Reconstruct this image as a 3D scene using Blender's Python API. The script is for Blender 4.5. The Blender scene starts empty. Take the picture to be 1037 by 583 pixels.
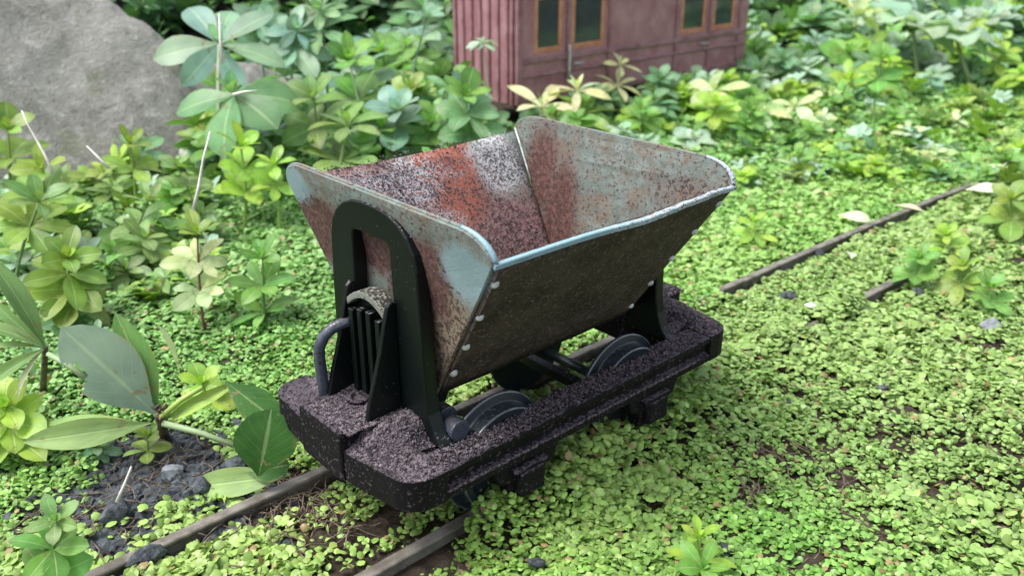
import bpy, bmesh, math, random
import numpy as np
from mathutils import Vector, Matrix, Euler, noise as mnoise
# one scene unit is one centimetre: this is a model railway wagon in a garden
SC = bpy.context.scene
SC.unit_settings.scale_length = 0.01
C = SC.collection
R = random.Random(7)
NR = np.random.default_rng(11)
PI = math.pi

# ------------------------------------------------------------------ camera
F_PX, WPX, HPX = 873.845, 1037.0, 583.0
CAM = Vector((-15.335, -16.87, 14.683))
_y, _p, _r = [math.radians(a) for a in (47.608, -23.289, 0.075)]
FW = Vector((math.cos(_y)*math.cos(_p), math.sin(_y)*math.cos(_p), math.sin(_p)))
_rt = Vector((math.sin(_y), -math.cos(_y), 0)); _up = _rt.cross(FW)
RT = _rt*math.cos(_r) + _up*math.sin(_r); UP = -_rt*math.sin(_r) + _up*math.cos(_r)
cd = bpy.data.cameras.new('camera'); cam = bpy.data.objects.new('camera', cd); C.objects.link(cam)
cam.matrix_world = Matrix((( RT.x, UP.x, -FW.x, CAM.x), (RT.y, UP.y, -FW.y, CAM.y), (RT.z, UP.z, -FW.z, CAM.z), (0, 0, 0, 1)))
cd.sensor_width = 36; cd.lens = F_PX/WPX*36
cd.clip_start = 0.5; cd.clip_end = 5000
cd.dof.use_dof = True; cd.dof.focus_distance = 22.5; cd.dof.aperture_fstop = 0.24
SC.camera = cam
# ------------------------------------------------------------------ sky, sun, exposure
SUN_EL, SUN_AZ = math.radians(62), math.radians(150)      # azimuth measured from +X towards +Y
w = bpy.data.worlds.new('World'); SC.world = w; w.use_nodes = True
nt = w.node_tree; bg = nt.nodes['Background']
sky = nt.nodes.new('ShaderNodeTexSky'); sky.sky_type = 'NISHITA'; sky.sun_disc = False
sky.sun_elevation = SUN_EL; sky.sun_rotation = PI/2 - SUN_AZ; sky.dust_density = 4; sky.air_density = 1.0
hs = nt.nodes.new('ShaderNodeHueSaturation'); hs.inputs['Saturation'].default_value = 0.42
nt.links.new(sky.outputs[0], hs.inputs['Color']); nt.links.new(hs.outputs[0], bg.inputs[0])
bg.inputs[1].default_value = 0.15
sl = bpy.data.lights.new('sun', 'SUN'); sl.energy = 1.6; sl.angle = math.radians(26); sl.color = (1.0, 0.985, 0.95)
so = bpy.data.objects.new('sun', sl); C.objects.link(so)
sd = Vector((math.cos(SUN_AZ)*math.cos(SUN_EL), math.sin(SUN_AZ)*math.cos(SUN_EL), math.sin(SUN_EL)))
so.rotation_euler = (-sd).to_track_quat('-Z', 'Y').to_euler(); so.location = sd*60
SC.view_settings.view_transform = 'Standard'; SC.view_settings.look = 'None'
SC.view_settings.exposure = 1.12; SC.view_settings.gamma = 1
SC.cycles.max_bounces = 6; SC.cycles.transparent_max_bounces = 6
SC.cycles.use_denoising = True

# ------------------------------------------------------------------ helpers: points
def ray(px, py): return FW + RT*((px-WPX/2)/F_PX) - UP*((py-HPX/2)/F_PX)
def ss(a, b, t):
    t = max(0.0, min(1.0, (t-a)/(b-a))); return t*t*(3-2*t)
def fbm(x, y, s, seed=0.0, o=3):
    return mnoise.fractal(Vector((x*s+seed, y*s-seed, seed)), 1.0, 2.0, o)
def ground_z(x, y):
    z = -0.46 + 0.12*fbm(x, y, 0.35, 3.1) + 0.05*fbm(x, y, 1.7, 9.1)
    z += 0.5*ss(6, 20, y) + 0.5*fbm(x, y, .08, 5)*ss(5, 14, abs(y))
    z += 9*ss(46, 70, y)
    r2 = abs(y+2.25+max(0.0, x-12)**2/940.0); z += .30*ss(1.6, .3, r2)*ss(5.5, 8, x)*ss(18, 16.5, x)
    r1 = abs(y-2.25+max(0.0, x-12)**2/940.0); z += .30*ss(1.3, .3, r1)*ss(8, 9.5, x)*ss(15, 13.5, x)
    d = math.hypot(x+15, y+17)
    z += 0.16*max(0, d-92)*ss(14, 24, x)
    return z
def on_ground(px, py, lift=0.0):
    d = ray(px, py); t = 5.0
    while t < 900:
        P = CAM + d*t
        if P.z < ground_z(P.x, P.y) + lift: return P
        t *= 1.012
    return CAM + d*200
def at_depth(px, py, P):
    d = ray(px, py); return CAM + d*((P-CAM).dot(FW)/d.dot(FW))
def on_plane(px, py, ax, v):
    d = ray(px, py); return CAM + d*((v-CAM[ax])/d[ax])
def project(P):
    d = Vector(P)-CAM; z = d.dot(FW); return WPX/2+F_PX*d.dot(RT)/z, HPX/2-F_PX*d.dot(UP)/z

# ------------------------------------------------------------------ helpers: objects
def tag(o, label=None, cat=None, group=None, kind=None):
    for k, v in (('label', label), ('category', cat), ('group', group), ('kind', kind)):
        if v: o[k] = v
    return o
def link(o, parent=None):
    C.objects.link(o)
    if parent: o.parent = parent
    return o
def empty(name, loc=(0, 0, 0), rz=0.0, parent=None):
    o = bpy.data.objects.new(name, None); o.location = loc; o.rotation_euler = (0, 0, rz); o.empty_display_size = 0.5
    return link(o, parent)
def mesh_of(name, v, f, mat, smooth=False):
    m = bpy.data.meshes.new(name); m.from_pydata([tuple(p) for p in v], [], f); m.update()
    if mat: m.materials.append(mat)
    if smooth: m.polygons.foreach_set('use_smooth', [True]*len(m.polygons))
    return m
def mo(name, v, f, mat, parent=None, smooth=False, bevel=0.0, seg=2, recalc=True, loc=None):
    m = mesh_of(name, v, f, mat, smooth)
    if recalc:
        bm = bmesh.new(); bm.from_mesh(m); bmesh.ops.recalc_face_normals(bm, faces=bm.faces); bm.to_mesh(m); bm.free()
    o = bpy.data.objects.new(name, m)
    if loc: o.location = loc
    link(o, parent)
    if bevel:
        b = o.modifiers.new('bevel', 'BEVEL'); b.width = bevel; b.segments = seg; b.limit_method = 'ANGLE'; b.angle_limit = math.radians(30)
    return o
class MB:
    def __init__(s): s.v = []; s.f = []
    def add(s, v, f):
        n = len(s.v); s.v += [tuple(p) for p in v]; s.f += [tuple(i+n for i in q) for q in f]; return s
    def box(s, a, b):
        x0, y0, z0 = a; x1, y1, z1 = b
        v = [(x0,y0,z0),(x1,y0,z0),(x1,y1,z0),(x0,y1,z0),(x0,y0,z1),(x1,y0,z1),(x1,y1,z1),(x0,y1,z1)]
        return s.add(v, [(0,3,2,1),(4,5,6,7),(0,1,5,4),(1,2,6,5),(2,3,7,6),(3,0,4,7)])
    def prism(s, poly, axis, a, b):           # poly: 2D points; extruded along axis from a to b
        def P(u, w_, t): return {0: (t, u, w_), 1: (u, t, w_), 2: (u, w_, t)}[axis]
        n = len(poly); v = [P(u, q, a) for u, q in poly] + [P(u, q, b) for u, q in poly]
        f = [tuple(range(n))[::-1], tuple(range(n, 2*n))] + [(i, (i+1) % n, n+(i+1) % n, n+i) for i in range(n)]
        return s.add(v, f)
    def tube(s, pts, rads, n=8, cap=True):
        pts = [Vector(p) for p in pts]
        if not hasattr(rads, '__len__'): rads = [rads]*len(pts)
        up = None; base = len(s.v); V = []; Fc = []
        for i, p in enumerate(pts):
            t = (pts[min(i+1, len(pts)-1)] - pts[max(i-1, 0)]).normalized()
            if up is None:
                up = t.orthogonal().normalized()
            up = (up - t*up.dot(t)).normalized(); q = t.cross(up)
            for k in range(n):
                a = 2*PI*k/n; V.append(p + (up*math.cos(a)+q*math.sin(a))*rads[i])
        for i in range(len(pts)-1):
            for k in range(n):
                a = i*n+k; b = i*n+(k+1) % n; Fc.append((a, b, b+n, a+n))
        if cap: Fc += [tuple(range(n))[::-1], tuple(range((len(pts)-1)*n, len(pts)*n))]
        return s.add(V, Fc)
    def lathe(s, prof, n, org, axis=1, ring=False):        # prof: (radius, offset along axis)
        V = []; Fc = []
        for r_, t in prof:
            for k in range(n):
                a = 2*PI*k/n; u, w_ = r_*math.cos(a), r_*math.sin(a)
                V.append((org[0]+u, org[1]+t, org[2]+w_) if axis == 1 else (org[0]+u, org[1]+w_, org[2]+t) if axis == 2 else (org[0]+t, org[1]+u, org[2]+w_))
        for i in range(len(prof)-1):
            for k in range(n):
                a = i*n+k; b = i*n+(k+1) % n; Fc.append((a, b, b+n, a+n))
        if ring:
            m_ = (len(prof)-1)*n
            for k in range(n): Fc.append((m_+k, m_+(k+1) % n, (k+1) % n, k))
        else: Fc += [tuple(range(n))[::-1], tuple(range((len(prof)-1)*n, len(prof)*n))]
        return s.add(V, Fc)
    def build(s, name, mat, parent=None, **k): return mo(name, s.v, s.f, mat, parent, **k)
def copy_tree(o, parent=None):
    c = o.copy(); C.objects.link(c); c.parent = parent
    for ch in list(o.children): copy_tree(ch, c)
    return c

# ------------------------------------------------------------------ helpers: materials
class NT:
    def __init__(s, name, rough=0.6, spec=0.4):
        s.m = bpy.data.materials.new(name); s.m.use_nodes = True; s.t = s.m.node_tree
        s.b = s.t.nodes['Principled BSDF']; s.b.inputs['Roughness'].default_value = rough
        s.b.inputs['Specular IOR Level'].default_value = spec
        s.co = s.t.nodes.new('ShaderNodeTexCoord')
    def n(s, kind, **kw):
        d = s.t.nodes.new(kind)
        for k, v in kw.items(): setattr(d, k, v)
        return d
    def set(s, sock, v):
        if hasattr(v, 'links') or isinstance(v, bpy.types.NodeSocket): s.t.links.new(v, sock)
        elif hasattr(v, '__len__') and len(v) == 3 and len(sock.default_value) == 4: sock.default_value = (*v, 1)
        else: sock.default_value = v
    def noise(s, scale, detail=3, rough=0.55, dist=0.0, co='Object', vec=None):
        d = s.n('ShaderNodeTexNoise'); d.inputs['Scale'].default_value = scale; d.inputs['Detail'].default_value = detail
        d.inputs['Roughness'].default_value = rough; d.inputs['Distortion'].default_value = dist
        s.t.links.new(vec or s.co.outputs[co], d.inputs['Vector']); return d.outputs['Fac']
    def vor(s, scale, out='Distance', co='Object', feature='F1'):
        d = s.n('ShaderNodeTexVoronoi', feature=feature); d.inputs['Scale'].default_value = scale
        s.t.links.new(s.co.outputs[co], d.inputs['Vector']); return d.outputs[out]
    def ramp(s, x, a, b, lo=0.0, hi=1.0):
        d = s.n('ShaderNodeMapRange', interpolation_type='SMOOTHSTEP'); s.set(d.inputs['Value'], x)
        for i, v in zip(('From Min', 'From Max', 'To Min', 'To Max'), (a, b, lo, hi)): d.inputs[i].default_value = v
        return d.outputs[0]
    def math(s, op, a, b=0.0, clamp=False):
        d = s.n('ShaderNodeMath', operation=op, use_clamp=clamp); s.set(d.inputs[0], a); s.set(d.inputs[1], b); return d.outputs[0]
    def mix(s, f, a, b, mode='MIX'):
        d = s.n('ShaderNodeMix', data_type='RGBA', blend_type=mode); s.set(d.inputs[0], f); s.set(d.inputs[6], a); s.set(d.inputs[7], b); return d.outputs[2]
    def blob(s, c, r, edge=0.5, nz=1.2, amt=1.0):       # patch round point c with radii r, ragged by noise
        d = s.n('ShaderNodeVectorMath', operation='SUBTRACT'); s.t.links.new(s.co.outputs['Object'], d.inputs[0]); d.inputs[1].default_value = c
        e = s.n('ShaderNodeVectorMath', operation='DIVIDE'); s.t.links.new(d.outputs[0], e.inputs[0]); e.inputs[1].default_value = r
        l = s.n('ShaderNodeVectorMath', operation='LENGTH'); s.t.links.new(e.outputs[0], l.inputs[0])
        k = s.math('ADD', l.outputs['Value'], s.math('MULTIPLY', s.math('SUBTRACT', s.noise(nz, 4), 0.5), amt))
        return s.ramp(k, 1.0+edge*0.5, 1.0-edge*0.5)
    def bump(s, h, strength=0.3, dist=0.05):
        d = s.n('ShaderNodeBump'); d.inputs['Strength'].default_value = strength; d.inputs['Distance'].default_value = dist
        s.set(d.inputs['Height'], h); s.t.links.new(d.outputs[0], s.b.inputs['Normal']); return d
    def col(s, c): s.set(s.b.inputs['Base Color'], c); return s
    def rough(s, c): s.set(s.b.inputs['Roughness'], c); return s

def leaf_material(name, trans=0.35, rough=0.42, veins=True, attr=False):
    k = NT(name, rough, 0.2 if 'glossy' in name else 0.4)
    if attr:
        a = k.n('ShaderNodeAttribute', attribute_name='tint'); base = a.outputs['Color']
    else:
        a = k.n('ShaderNodeObjectInfo'); base = a.outputs['Color']
    if veins:
        uv = k.n('ShaderNodeSeparateXYZ'); k.t.links.new(k.co.outputs['UV'], uv.inputs[0])
        u = k.math('ABSOLUTE', k.math('SUBTRACT', uv.outputs[0], 0.5))
        mid = k.ramp(u, 0.055, 0.012)
        side = k.math('SINE', k.math('MULTIPLY', k.math('SUBTRACT', k.math('MULTIPLY', uv.outputs[1], 1.0), k.math('MULTIPLY', u, 0.75)), 42.0))
        sv = k.ramp(side, 0.86, 1.0)
        mott = k.noise(2.3, 3, .6)
        c = k.mix(1.0, base, k.mix(k.ramp(mott, .3, .7), (0.78, 0.80, 0.80), (1.18, 1.14, 1.1)), 'MULTIPLY')
        c = k.mix(k.math('MULTIPLY', sv, 0.10), c, k.mix(0.4, c, (0.55, 0.7, 0.35)))
        c = k.mix(k.math('MULTIPLY', mid, 0.6 if 'glossy' not in name else .38), c, k.mix(0.5, c, (0.55, 0.68, 0.36)))
        edge = k.ramp(u, 0.40, 0.5); c = k.mix(k.math('MULTIPLY', edge, k.math('MULTIPLY', k.ramp(k.noise(5, 3), .52, .64), .5)), c, (0.30, 0.22, 0.10))
        k.bump(k.math('SUBTRACT', k.math('MULTIPLY', mott, .4), k.math('ADD', k.math('MULTIPLY', mid, .8), k.math('MULTIPLY', sv, .12))), 0.3, 0.05)
    else:
        c = base
        geo = k.n('ShaderNodeNewGeometry')
    if veins: c = k.mix(k.math('MULTIPLY', k.ramp(k.noise(7, 3, .6), .66, .70), .7), c, (.22, .17, .08))
    k.col(c)
    tr = k.n('ShaderNodeBsdfTranslucent'); k.set(tr.inputs['Color'], k.mix(1.0, c, (1.25, 1.35, 0.7), 'MULTIPLY'))
    mx = k.n('ShaderNodeMixShader'); mx.inputs[0].default_value = trans
    k.t.links.new(k.b.outputs[0], mx.inputs[1]); k.t.links.new(tr.outputs[0], mx.inputs[2])
    k.t.links.new(mx.outputs[0], k.t.nodes['Material Output'].inputs['Surface'])
    return k.m
M = {}
M['leaf'] = leaf_material('leaf')
M['leaf_glossy'] = leaf_material('leaf_glossy', 0.12, 0.5)
M['creeper'] = leaf_material('creeper_leaf', 0.16, 0.38, False, True)
def simple(name, c1, c2, sc=2.0, rough=0.7, bump=0.2, bs=None, spec=0.4, bd=0.04):
    k = NT(name, rough, spec); n1 = k.noise(sc, 5, .6); k.col(k.mix(k.ramp(n1, .35, .65), c1, c2))
    k.bump(k.noise(bs or sc*4, 5, .65), bump, bd); return k.m
M['stem'] = leaf_material('stem', 0.1, .5, False)
M['twig'] = simple('twig', (.06, .042, .03), (.17, .13, .09), 5)
M['straw'] = simple('straw', (.50, .47, .40), (.68, .66, .60), 3)
# soil
k = NT('soil', .95, .2)
n1 = k.noise(.9, 6, .65); n2 = k.noise(9, 5, .7); vv = k.vor(3.2)
c = k.mix(k.ramp(n1, .35, .65), (.022, .017, .013), (.075, .055, .04)); c = k.mix(k.ramp(n2, .55, .75), c, (.11, .09, .07))
k.col(c); k.bump(k.math('ADD', k.math('MULTIPLY', n2, .7), vv), .9, .18); M['soil'] = k.m
# black moulded plastic with a light film of grit
def black(name, base, dust, thr, rough=.42, spec=.25):
    k = NT(name, rough, spec)
    fine = k.noise(10, 2, .75); big = k.noise(.9, 4, .6)
    g = k.n('ShaderNodeNewGeometry'); z = k.n('ShaderNodeSeparateXYZ'); k.t.links.new(g.outputs['True Normal'], z.inputs[0])
    up = k.ramp(z.outputs[2], .2, .9, 0, .16)
    lim = k.math('SUBTRACT', k.math('SUBTRACT', thr, up), k.math('MULTIPLY', k.math('SUBTRACT', big, .5), .22))
    sp = k.math('GREATER_THAN', fine, lim)
    k.col(k.mix(sp, k.mix(big, base, tuple(x*1.7 for x in base)), dust)); k.rough(k.math('ADD', rough, k.math('MULTIPLY', sp, .35)))
    k.bump(fine, .25, .02); return k.m
M['black'] = black('black_moulding', (.0022, .0038, .0036), (.12, .105, .12), .745, .38, .3)
M['deck'] = black('rusted_deck', (.0035, .0028, .0036), (.062, .052, .062), .625, .75, .2)
M['wheel'] = black('wheel_black', (.011, .017, .021), (.10, .10, .12), .80, .32, .5)
M['grit'] = simple('rust_grit', (.010, .008, .009), (.19, .155, .175), 9, .8, .1)
M['steel'] = black('worn_steel', (.035, .042, .06), (.012, .010, .012), .60, .22, .7)
# hopper paints
PALE, GREY = (.120, .155, .140), (.40, .48, .46)
def hopper_mat(name, extra):
    k = NT(name, .62, .35)
    f1 = k.noise(8.5, 2, .8); f2 = k.noise(6.0, 4, .8); big = k.noise(.55, 4, .6); mid = k.noise(2.1, 5, .65)
    base = k.mix(k.ramp(mid, .35, .68), PALE, (.18, .215, .195))
    base = k.mix(k.math('MULTIPLY', k.ramp(k.noise(.9, 6, .75, 1.2), .44, .62), .85), base, (.155, .125, .095))
    base = k.mix(k.math('MULTIPLY', k.ramp(f2, .52, .60), .6), base, (.11, .072, .055)); c, spk = extra(k, base, f1, f2, big, mid)
    dark = k.math('GREATER_THAN', k.math('ADD', k.math('ADD', f1, spk), k.math('MULTIPLY', k.math('SUBTRACT', mid, .5), .15)), .625)
    c = k.mix(k.math('MULTIPLY', dark, .85), c, (.045, .026, .024))
    k.col(c); k.bump(k.math('ADD', f2, k.math('MULTIPLY', dark, .25)), .45, .035); return k.m
RUST, RUST2, ORANGE = (.075, .036, .032), (.13, .072, .062), (.27, .075, .045)
def ex_near_end(k, base, f1, f2, big, mid):
    rust = k.mix(k.ramp(f2, .4, .62), RUST, RUST2)
    b1 = k.blob((-4.1, 3.0, 6.9), (9, 1.35, 1.0), .5, .9, .7); b2 = k.blob((-4.1, 0.2, 7.1), (9, 2.6, .75), .6, .9, .9); b3 = k.blob((-4.0, -1.1, 6.3), (9, 1.0, .9), .7, 1.1)
    b4 = k.blob((-4.2, -1.9, 7.0), (9, .8, 1.1), .6, 1.3, .9); b5 = k.blob((-4, -2.0, 5.5), (9, 1.5, 1.9), .7, .8, .7)
    m = k.math('MAXIMUM', k.math('MAXIMUM', b1, b2), k.math('MAXIMUM', b3, b4))
    c = k.mix(b5, base, (.19, .155, .11)); c = k.mix(m, c, rust)
    cl = k.math('MAXIMUM', k.blob((-4.2, -3.5, 7.5), (9, 1.0, .75), .5, 1.4, 1.0), k.blob((-4.2, 3.8, 8.0), (9, .8, .5), .6, 1.4, 1.0)); c = k.mix(k.math('MULTIPLY', cl, .8), c, (.19, .29, .31))
    return c, k.math('SUBTRACT', k.math('MULTIPLY', k.math('MAXIMUM', m, b5), .11), k.math('MULTIPLY', cl, .08))
def ex_far_side(k, base, f1, f2, big, mid):
    rust = k.mix(k.ramp(f2, .38, .62), (.125, .066, .064), (.27, .165, .155))
    orange = k.blob((0.9, 3.9, 7.4), (1.25, 9, 1.7), .6, 1.1, .9)
    lowr = k.blob((0.4, 2.2, 4.9), (4.6, 9, 2.1), .5, .7, .7)
    pur = k.blob((-2.6, 3.6, 7.1), (3.0, 9, 1.8), .7, .8, .7)
    white = k.math('MAXIMUM', k.blob((-2.6, 3.8, 7.35), (3.2, 9, .42), .8, 1.6, 1.2), k.math('MAXIMUM', k.blob((-.5, 4, 7.3), (1.0, 9, .75), .8, 1.5, 1.2), k.math('MAXIMUM', k.blob((2.9, 4, 7.3), (1.0, 9, .9), .6, 1.2, .8), k.blob((-.6, 3, 5.9), (1.3, 9, .5), .9, 1.5, 1.2))))
    c = k.mix(k.math('MAXIMUM', lowr, pur), base, rust); c = k.mix(orange, c, k.mix(k.ramp(f1, .38, .62), ORANGE, (.30, .14, .11)))
    wsp = k.math('MULTIPLY', white, k.ramp(f1, .42, .52)); c = k.mix(wsp, c, (.46, .46, .48))
    return c, k.math('MULTIPLY', k.math('MAXIMUM', lowr, pur), .075)
def ex_far_end(k, base, f1, f2, big, mid):
    rust = k.mix(k.ramp(f2, .4, .62), (.075, .034, .028), (.15, .078, .064))
    b1 = k.blob((4, 2.9, 6.9), (9, .75, 1.5), .9, .8, .6); b2 = k.blob((4, 1.9, 5.4), (9, .75, 2.2), .9, .7, .6)
    b3 = k.blob((4, -2.9, 7.4), (9, 1.1, .6), .8, 1.3, 1.0)
    m = k.math('MAXIMUM', b1, b2)
    c = k.mix(m, base, rust); c = k.mix(k.math('MULTIPLY', b3, .55), c, (.14, .10, .085))
    return c, k.math('ADD', .015, k.math('MULTIPLY', k.math('MAXIMUM', m, b3), .075))
M['hop_end_near'] = hopper_mat('hopper_near_end_paint', ex_near_end)
M['hop_side_far'] = hopper_mat('hopper_far_side_paint', ex_far_side)
M['hop_end_far'] = hopper_mat('hopper_far_end_paint', ex_far_end)
k = NT('hopper_rusted_side', .8, .3); f1 = k.noise(14, 2, .85); f2 = k.noise(1.0, 5, .65)
c = k.mix(k.ramp(f2, .35, .65), (.034, .022, .018), (.072, .052, .042)); c = k.mix(k.math('GREATER_THAN', k.noise(8.5, 2, .8), .60), c, (.14, .112, .10)); c = k.mix(k.math('GREATER_THAN', f1, .63), c, (.008, .005, .005))
k.col(c); k.bump(k.noise(11, 4, .8), .6, .05); M['hop_side_near'] = k.m
k = NT('lip_paint', .45, .5); x = k.n('ShaderNodeSeparateXYZ'); k.t.links.new(k.co.outputs['Object'], x.inputs[0])
chip = k.ramp(k.math('ADD', k.noise(5, 5, .75), k.ramp(x.outputs[0], -3.5, 1.6, -.20, .10)), .50, .54)
f1 = k.noise(12, 2, .8); c = k.mix(k.noise(1.5), (.17, .30, .36), (.25, .39, .44))
c = k.mix(k.math('MULTIPLY', chip, k.ramp(f1, .44, .5)), c, (.50, .50, .53)); c = k.mix(k.math('MULTIPLY', chip, k.ramp(f1, .54, .58)), c, (.06, .04, .04))
k.col(c); k.bump(k.noise(8, 4, .8), .5, .05); M['lip'] = k.m
M['rimsteel'] = simple('rim_highlight_steel', (.05, .06, .07), (.11, .125, .14), 3, .25, .1, 8, .8)  # lighter steel for thin rings that put highlights on the wheel rims
M['rivet'] = simple('rivet_metal', (.36, .40, .38), (.60, .64, .62), 6, .4)
M['bracket'] = black('bracket_paint', (.125, .135, .115), (.03, .024, .02), .62, .7)
M['rail'] = simple('dull_rail', (.085, .075, .060), (.19, .175, .15), 1.6, .55, .25, 8)
M['sleeper'] = simple('sleeper', (.035, .025, .02), (.07, .055, .045), 2, .85, .4)
# stone
k = NT('rough_stone', .9, .25)
n1 = k.noise(.11, 5, .65); n2 = k.noise(1.3, 6, .7); n3 = k.noise(5, 4, .75)
c = k.mix(k.ramp(n1, .32, .68), (.185, .185, .165), (.33, .325, .295)); c = k.mix(k.math('MULTIPLY', k.ramp(n2, .48, .7), .8), c, (.44, .44, .41)); c = k.mix(k.ramp(n2, .46, .30, 0, .8), c, (.12, .12, .105))
c = k.mix(k.ramp(k.noise(.3, 4), .55, .7, 0, .45), c, (.15, .17, .09)); c = k.mix(k.ramp(n3, .66, .72), c, (.55, .55, .53))
k.col(c); k.bump(k.math('ADD', k.math('MULTIPLY', n2, 1.2), n3), .8, .35); M['stone'] = k.m
M['slate'] = simple('slate_chip', (.025, .030, .036), (.095, .11, .12), 3.5, .8, .8, 9, .3, .12)
M['pale_chip'] = simple('pale_chip', (.35, .37, .38), (.6, .62, .62), 1.6, .7, .5, 6)
# coach
k = NT('maroon_paint', .42, .5); n1 = k.noise(.5, 5, .6); n2 = k.noise(4, 4, .7)
c = k.mix(k.ramp(n1, .3, .7), (.26, .105, .122), (.38, .205, .225)); c = k.mix(k.ramp(n2, .6, .72, 0, .5), c, (.36, .24, .25))
k.col(c); k.bump(n2, .3, .06); M['maroon'] = k.m
M['maroon_trim'] = simple('maroon_trim', (.19, .085, .10), (.30, .17, .185), .8, .45)
M['wood_frame'] = simple('window_wood', (.40, .155, .085), (.52, .25, .16), 1.2, .5)
k = NT('dark_glass', .08, .6); k.col(k.mix(k.noise(.6, 4), (.012, .025, .026), (.060, .085, .085))); M['glass'] = k.m
M['brass'] = simple('dull_handle', (.28, .26, .24), (.45, .42, .40), 2, .4)
M['roof'] = simple('roof_grey', (.10, .10, .10), (.17, .17, .16), 1, .8)

# ------------------------------------------------------------------ setting: the ground
def build_ground():
    xs = np.concatenate([[-3000, -900, -300, -120, -60], np.arange(-36, 110, 0.8), np.arange(112, 220, 4), [260, 400, 900, 3000]])
    ys = np.concatenate([[-3000, -900, -300, -100, -40], np.arange(-24, 70, 0.8), np.arange(72, 220, 4), [260, 400, 900, 3000]])
    v = []; f = []; nx = len(xs)
    for y in ys:
        for x in xs:
            xx, yy = max(-120, min(x, 220)), max(-120, min(y, 200)); v.append((x, y, ground_z(xx, yy)))
    for j in range(len(ys)-1):
        for i in range(nx-1):
            a = j*nx+i; f.append((a, a+1, a+1+nx, a+nx))
    o = mo('ground', v, f, M['soil'], smooth=True, recalc=False); tag(o, kind='structure')
build_ground()

# ------------------------------------------------------------------ track
def cy(x):                     # centre line of the track
    return -max(0.0, x-12)**2/940.0
def rail_mesh(off):
    prof = [(-.17, 0), (.17, 0), (.17, -.12), (.06, -.2), (.06, -.5), (.26, -.58), (.26, -.66), (-.26, -.66), (-.26, -.58), (-.06, -.5), (-.06, -.2), (-.17, -.12)]
    xs = np.arange(-26, 96, 1.5); V = []; Fc = []; n = len(prof)
    for x in xs:
        sl_ = (cy(x+.1)-cy(x-.1))/.2; nn = Vector((-sl_, 1, 0)).normalized(); c0 = Vector((x, cy(x), 0)) + nn*off
        wv = 0.02*math.sin(x*.9+off)
        for u, z in prof: V.append(c0 + nn*(u+wv) + Vector((0, 0, z - max(0, x-40)*0.0)))
    for i in range(len(xs)-1):
        for k_ in range(n): Fc.append((i*n+k_, i*n+(k_+1) % n, (i+1)*n+(k_+1) % n, (i+1)*n+k_))
    Fc += [tuple(range(n))[::-1], tuple(range((len(xs)-1)*n, len(xs)*n))]
    return V, Fc
track = empty('railway_track', (0, 0, -0.66)); tag(track, 'narrow garden railway track sinking into small leaved creeper under the wagon', 'track')
for off in (2.25, -2.25):
    V, Fc = rail_mesh(off); o = mo('rail', V, Fc, M['rail'], track, bevel=.03, seg=1, loc=(0, 0, .66))
sm = MB().box((-.55, -3.6, -.95), (.55, 3.6, -.67))
s0 = None
for i in range(22):
    x = -20.5 + i*3.1
    if s0 is None: s0 = sm.build('sleeper', M['sleeper'], track, bevel=.05); o = s0
    else: o = s0.copy(); C.objects.link(o)
    o.parent = track; o.location = (x, cy(x), .66); o.rotation_euler = (0, 0, math.atan((cy(x+.1)-cy(x-.1))/.2)+R.uniform(-.01, .01))

# ------------------------------------------------------------------ the wagon
WY = -0.095; WX = 0.08
wagon = empty('tipper_wagon', (WX, WY, 0)); tag(wagon, 'weathered model tipper wagon with blue grey V shaped hopper on black frame', 'tipper wagon')
HC = (-WX-0.05, -WY+0.04)
def front(ay):                 # outline of the frame's end
    if ay < 1.0: return 6.38
    if ay < 2.35: return 6.38 - 0.16*(ay-1.0)
    t = min(1, (ay-2.35)/.75); return 6.16 - .75*(1-math.sqrt(max(0, 1-t*t)))
SY = 0.2
FAR = 0.55                    # the far end stands a little further out
def deck_h(x, y):              # settled grit: low heap against the stanchion feet
    d = math.hypot((x-4.55)*.75, (abs(y)-1.55)*.85)
    h = 0.34*math.exp(-(d/.85)**2)*ss(4.2, 4.7, x) + .06
    h += .30*ss(2.3, .9, abs(y))*ss(6.5, 5.4, x)
    if x < 5.4: h *= 1-ss(1.55, 2.12, abs(y))*ss(5.4, 4.9, x)
    e = min(front(abs(y))-x, (3.1-abs(y))); h *= ss(0, .5, e)
    return 2.58 + h + .035*fbm(x*1.0, y, 2.3, 4.4)*ss(0, .3, e)
fr = MB()
for s in (1, -1):
    prof = [(-3.07, 2.57), (-3.07, 2.37), (-2.93, 2.34), (-2.93, 2.02), (-3.12, 1.97), (-3.12, 1.74), (-2.15, 1.74), (-2.15, 2.57)]
    fr.prism([(s*a, b) for a, b in prof], 0, -5.0, 5.0+FAR)

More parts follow.
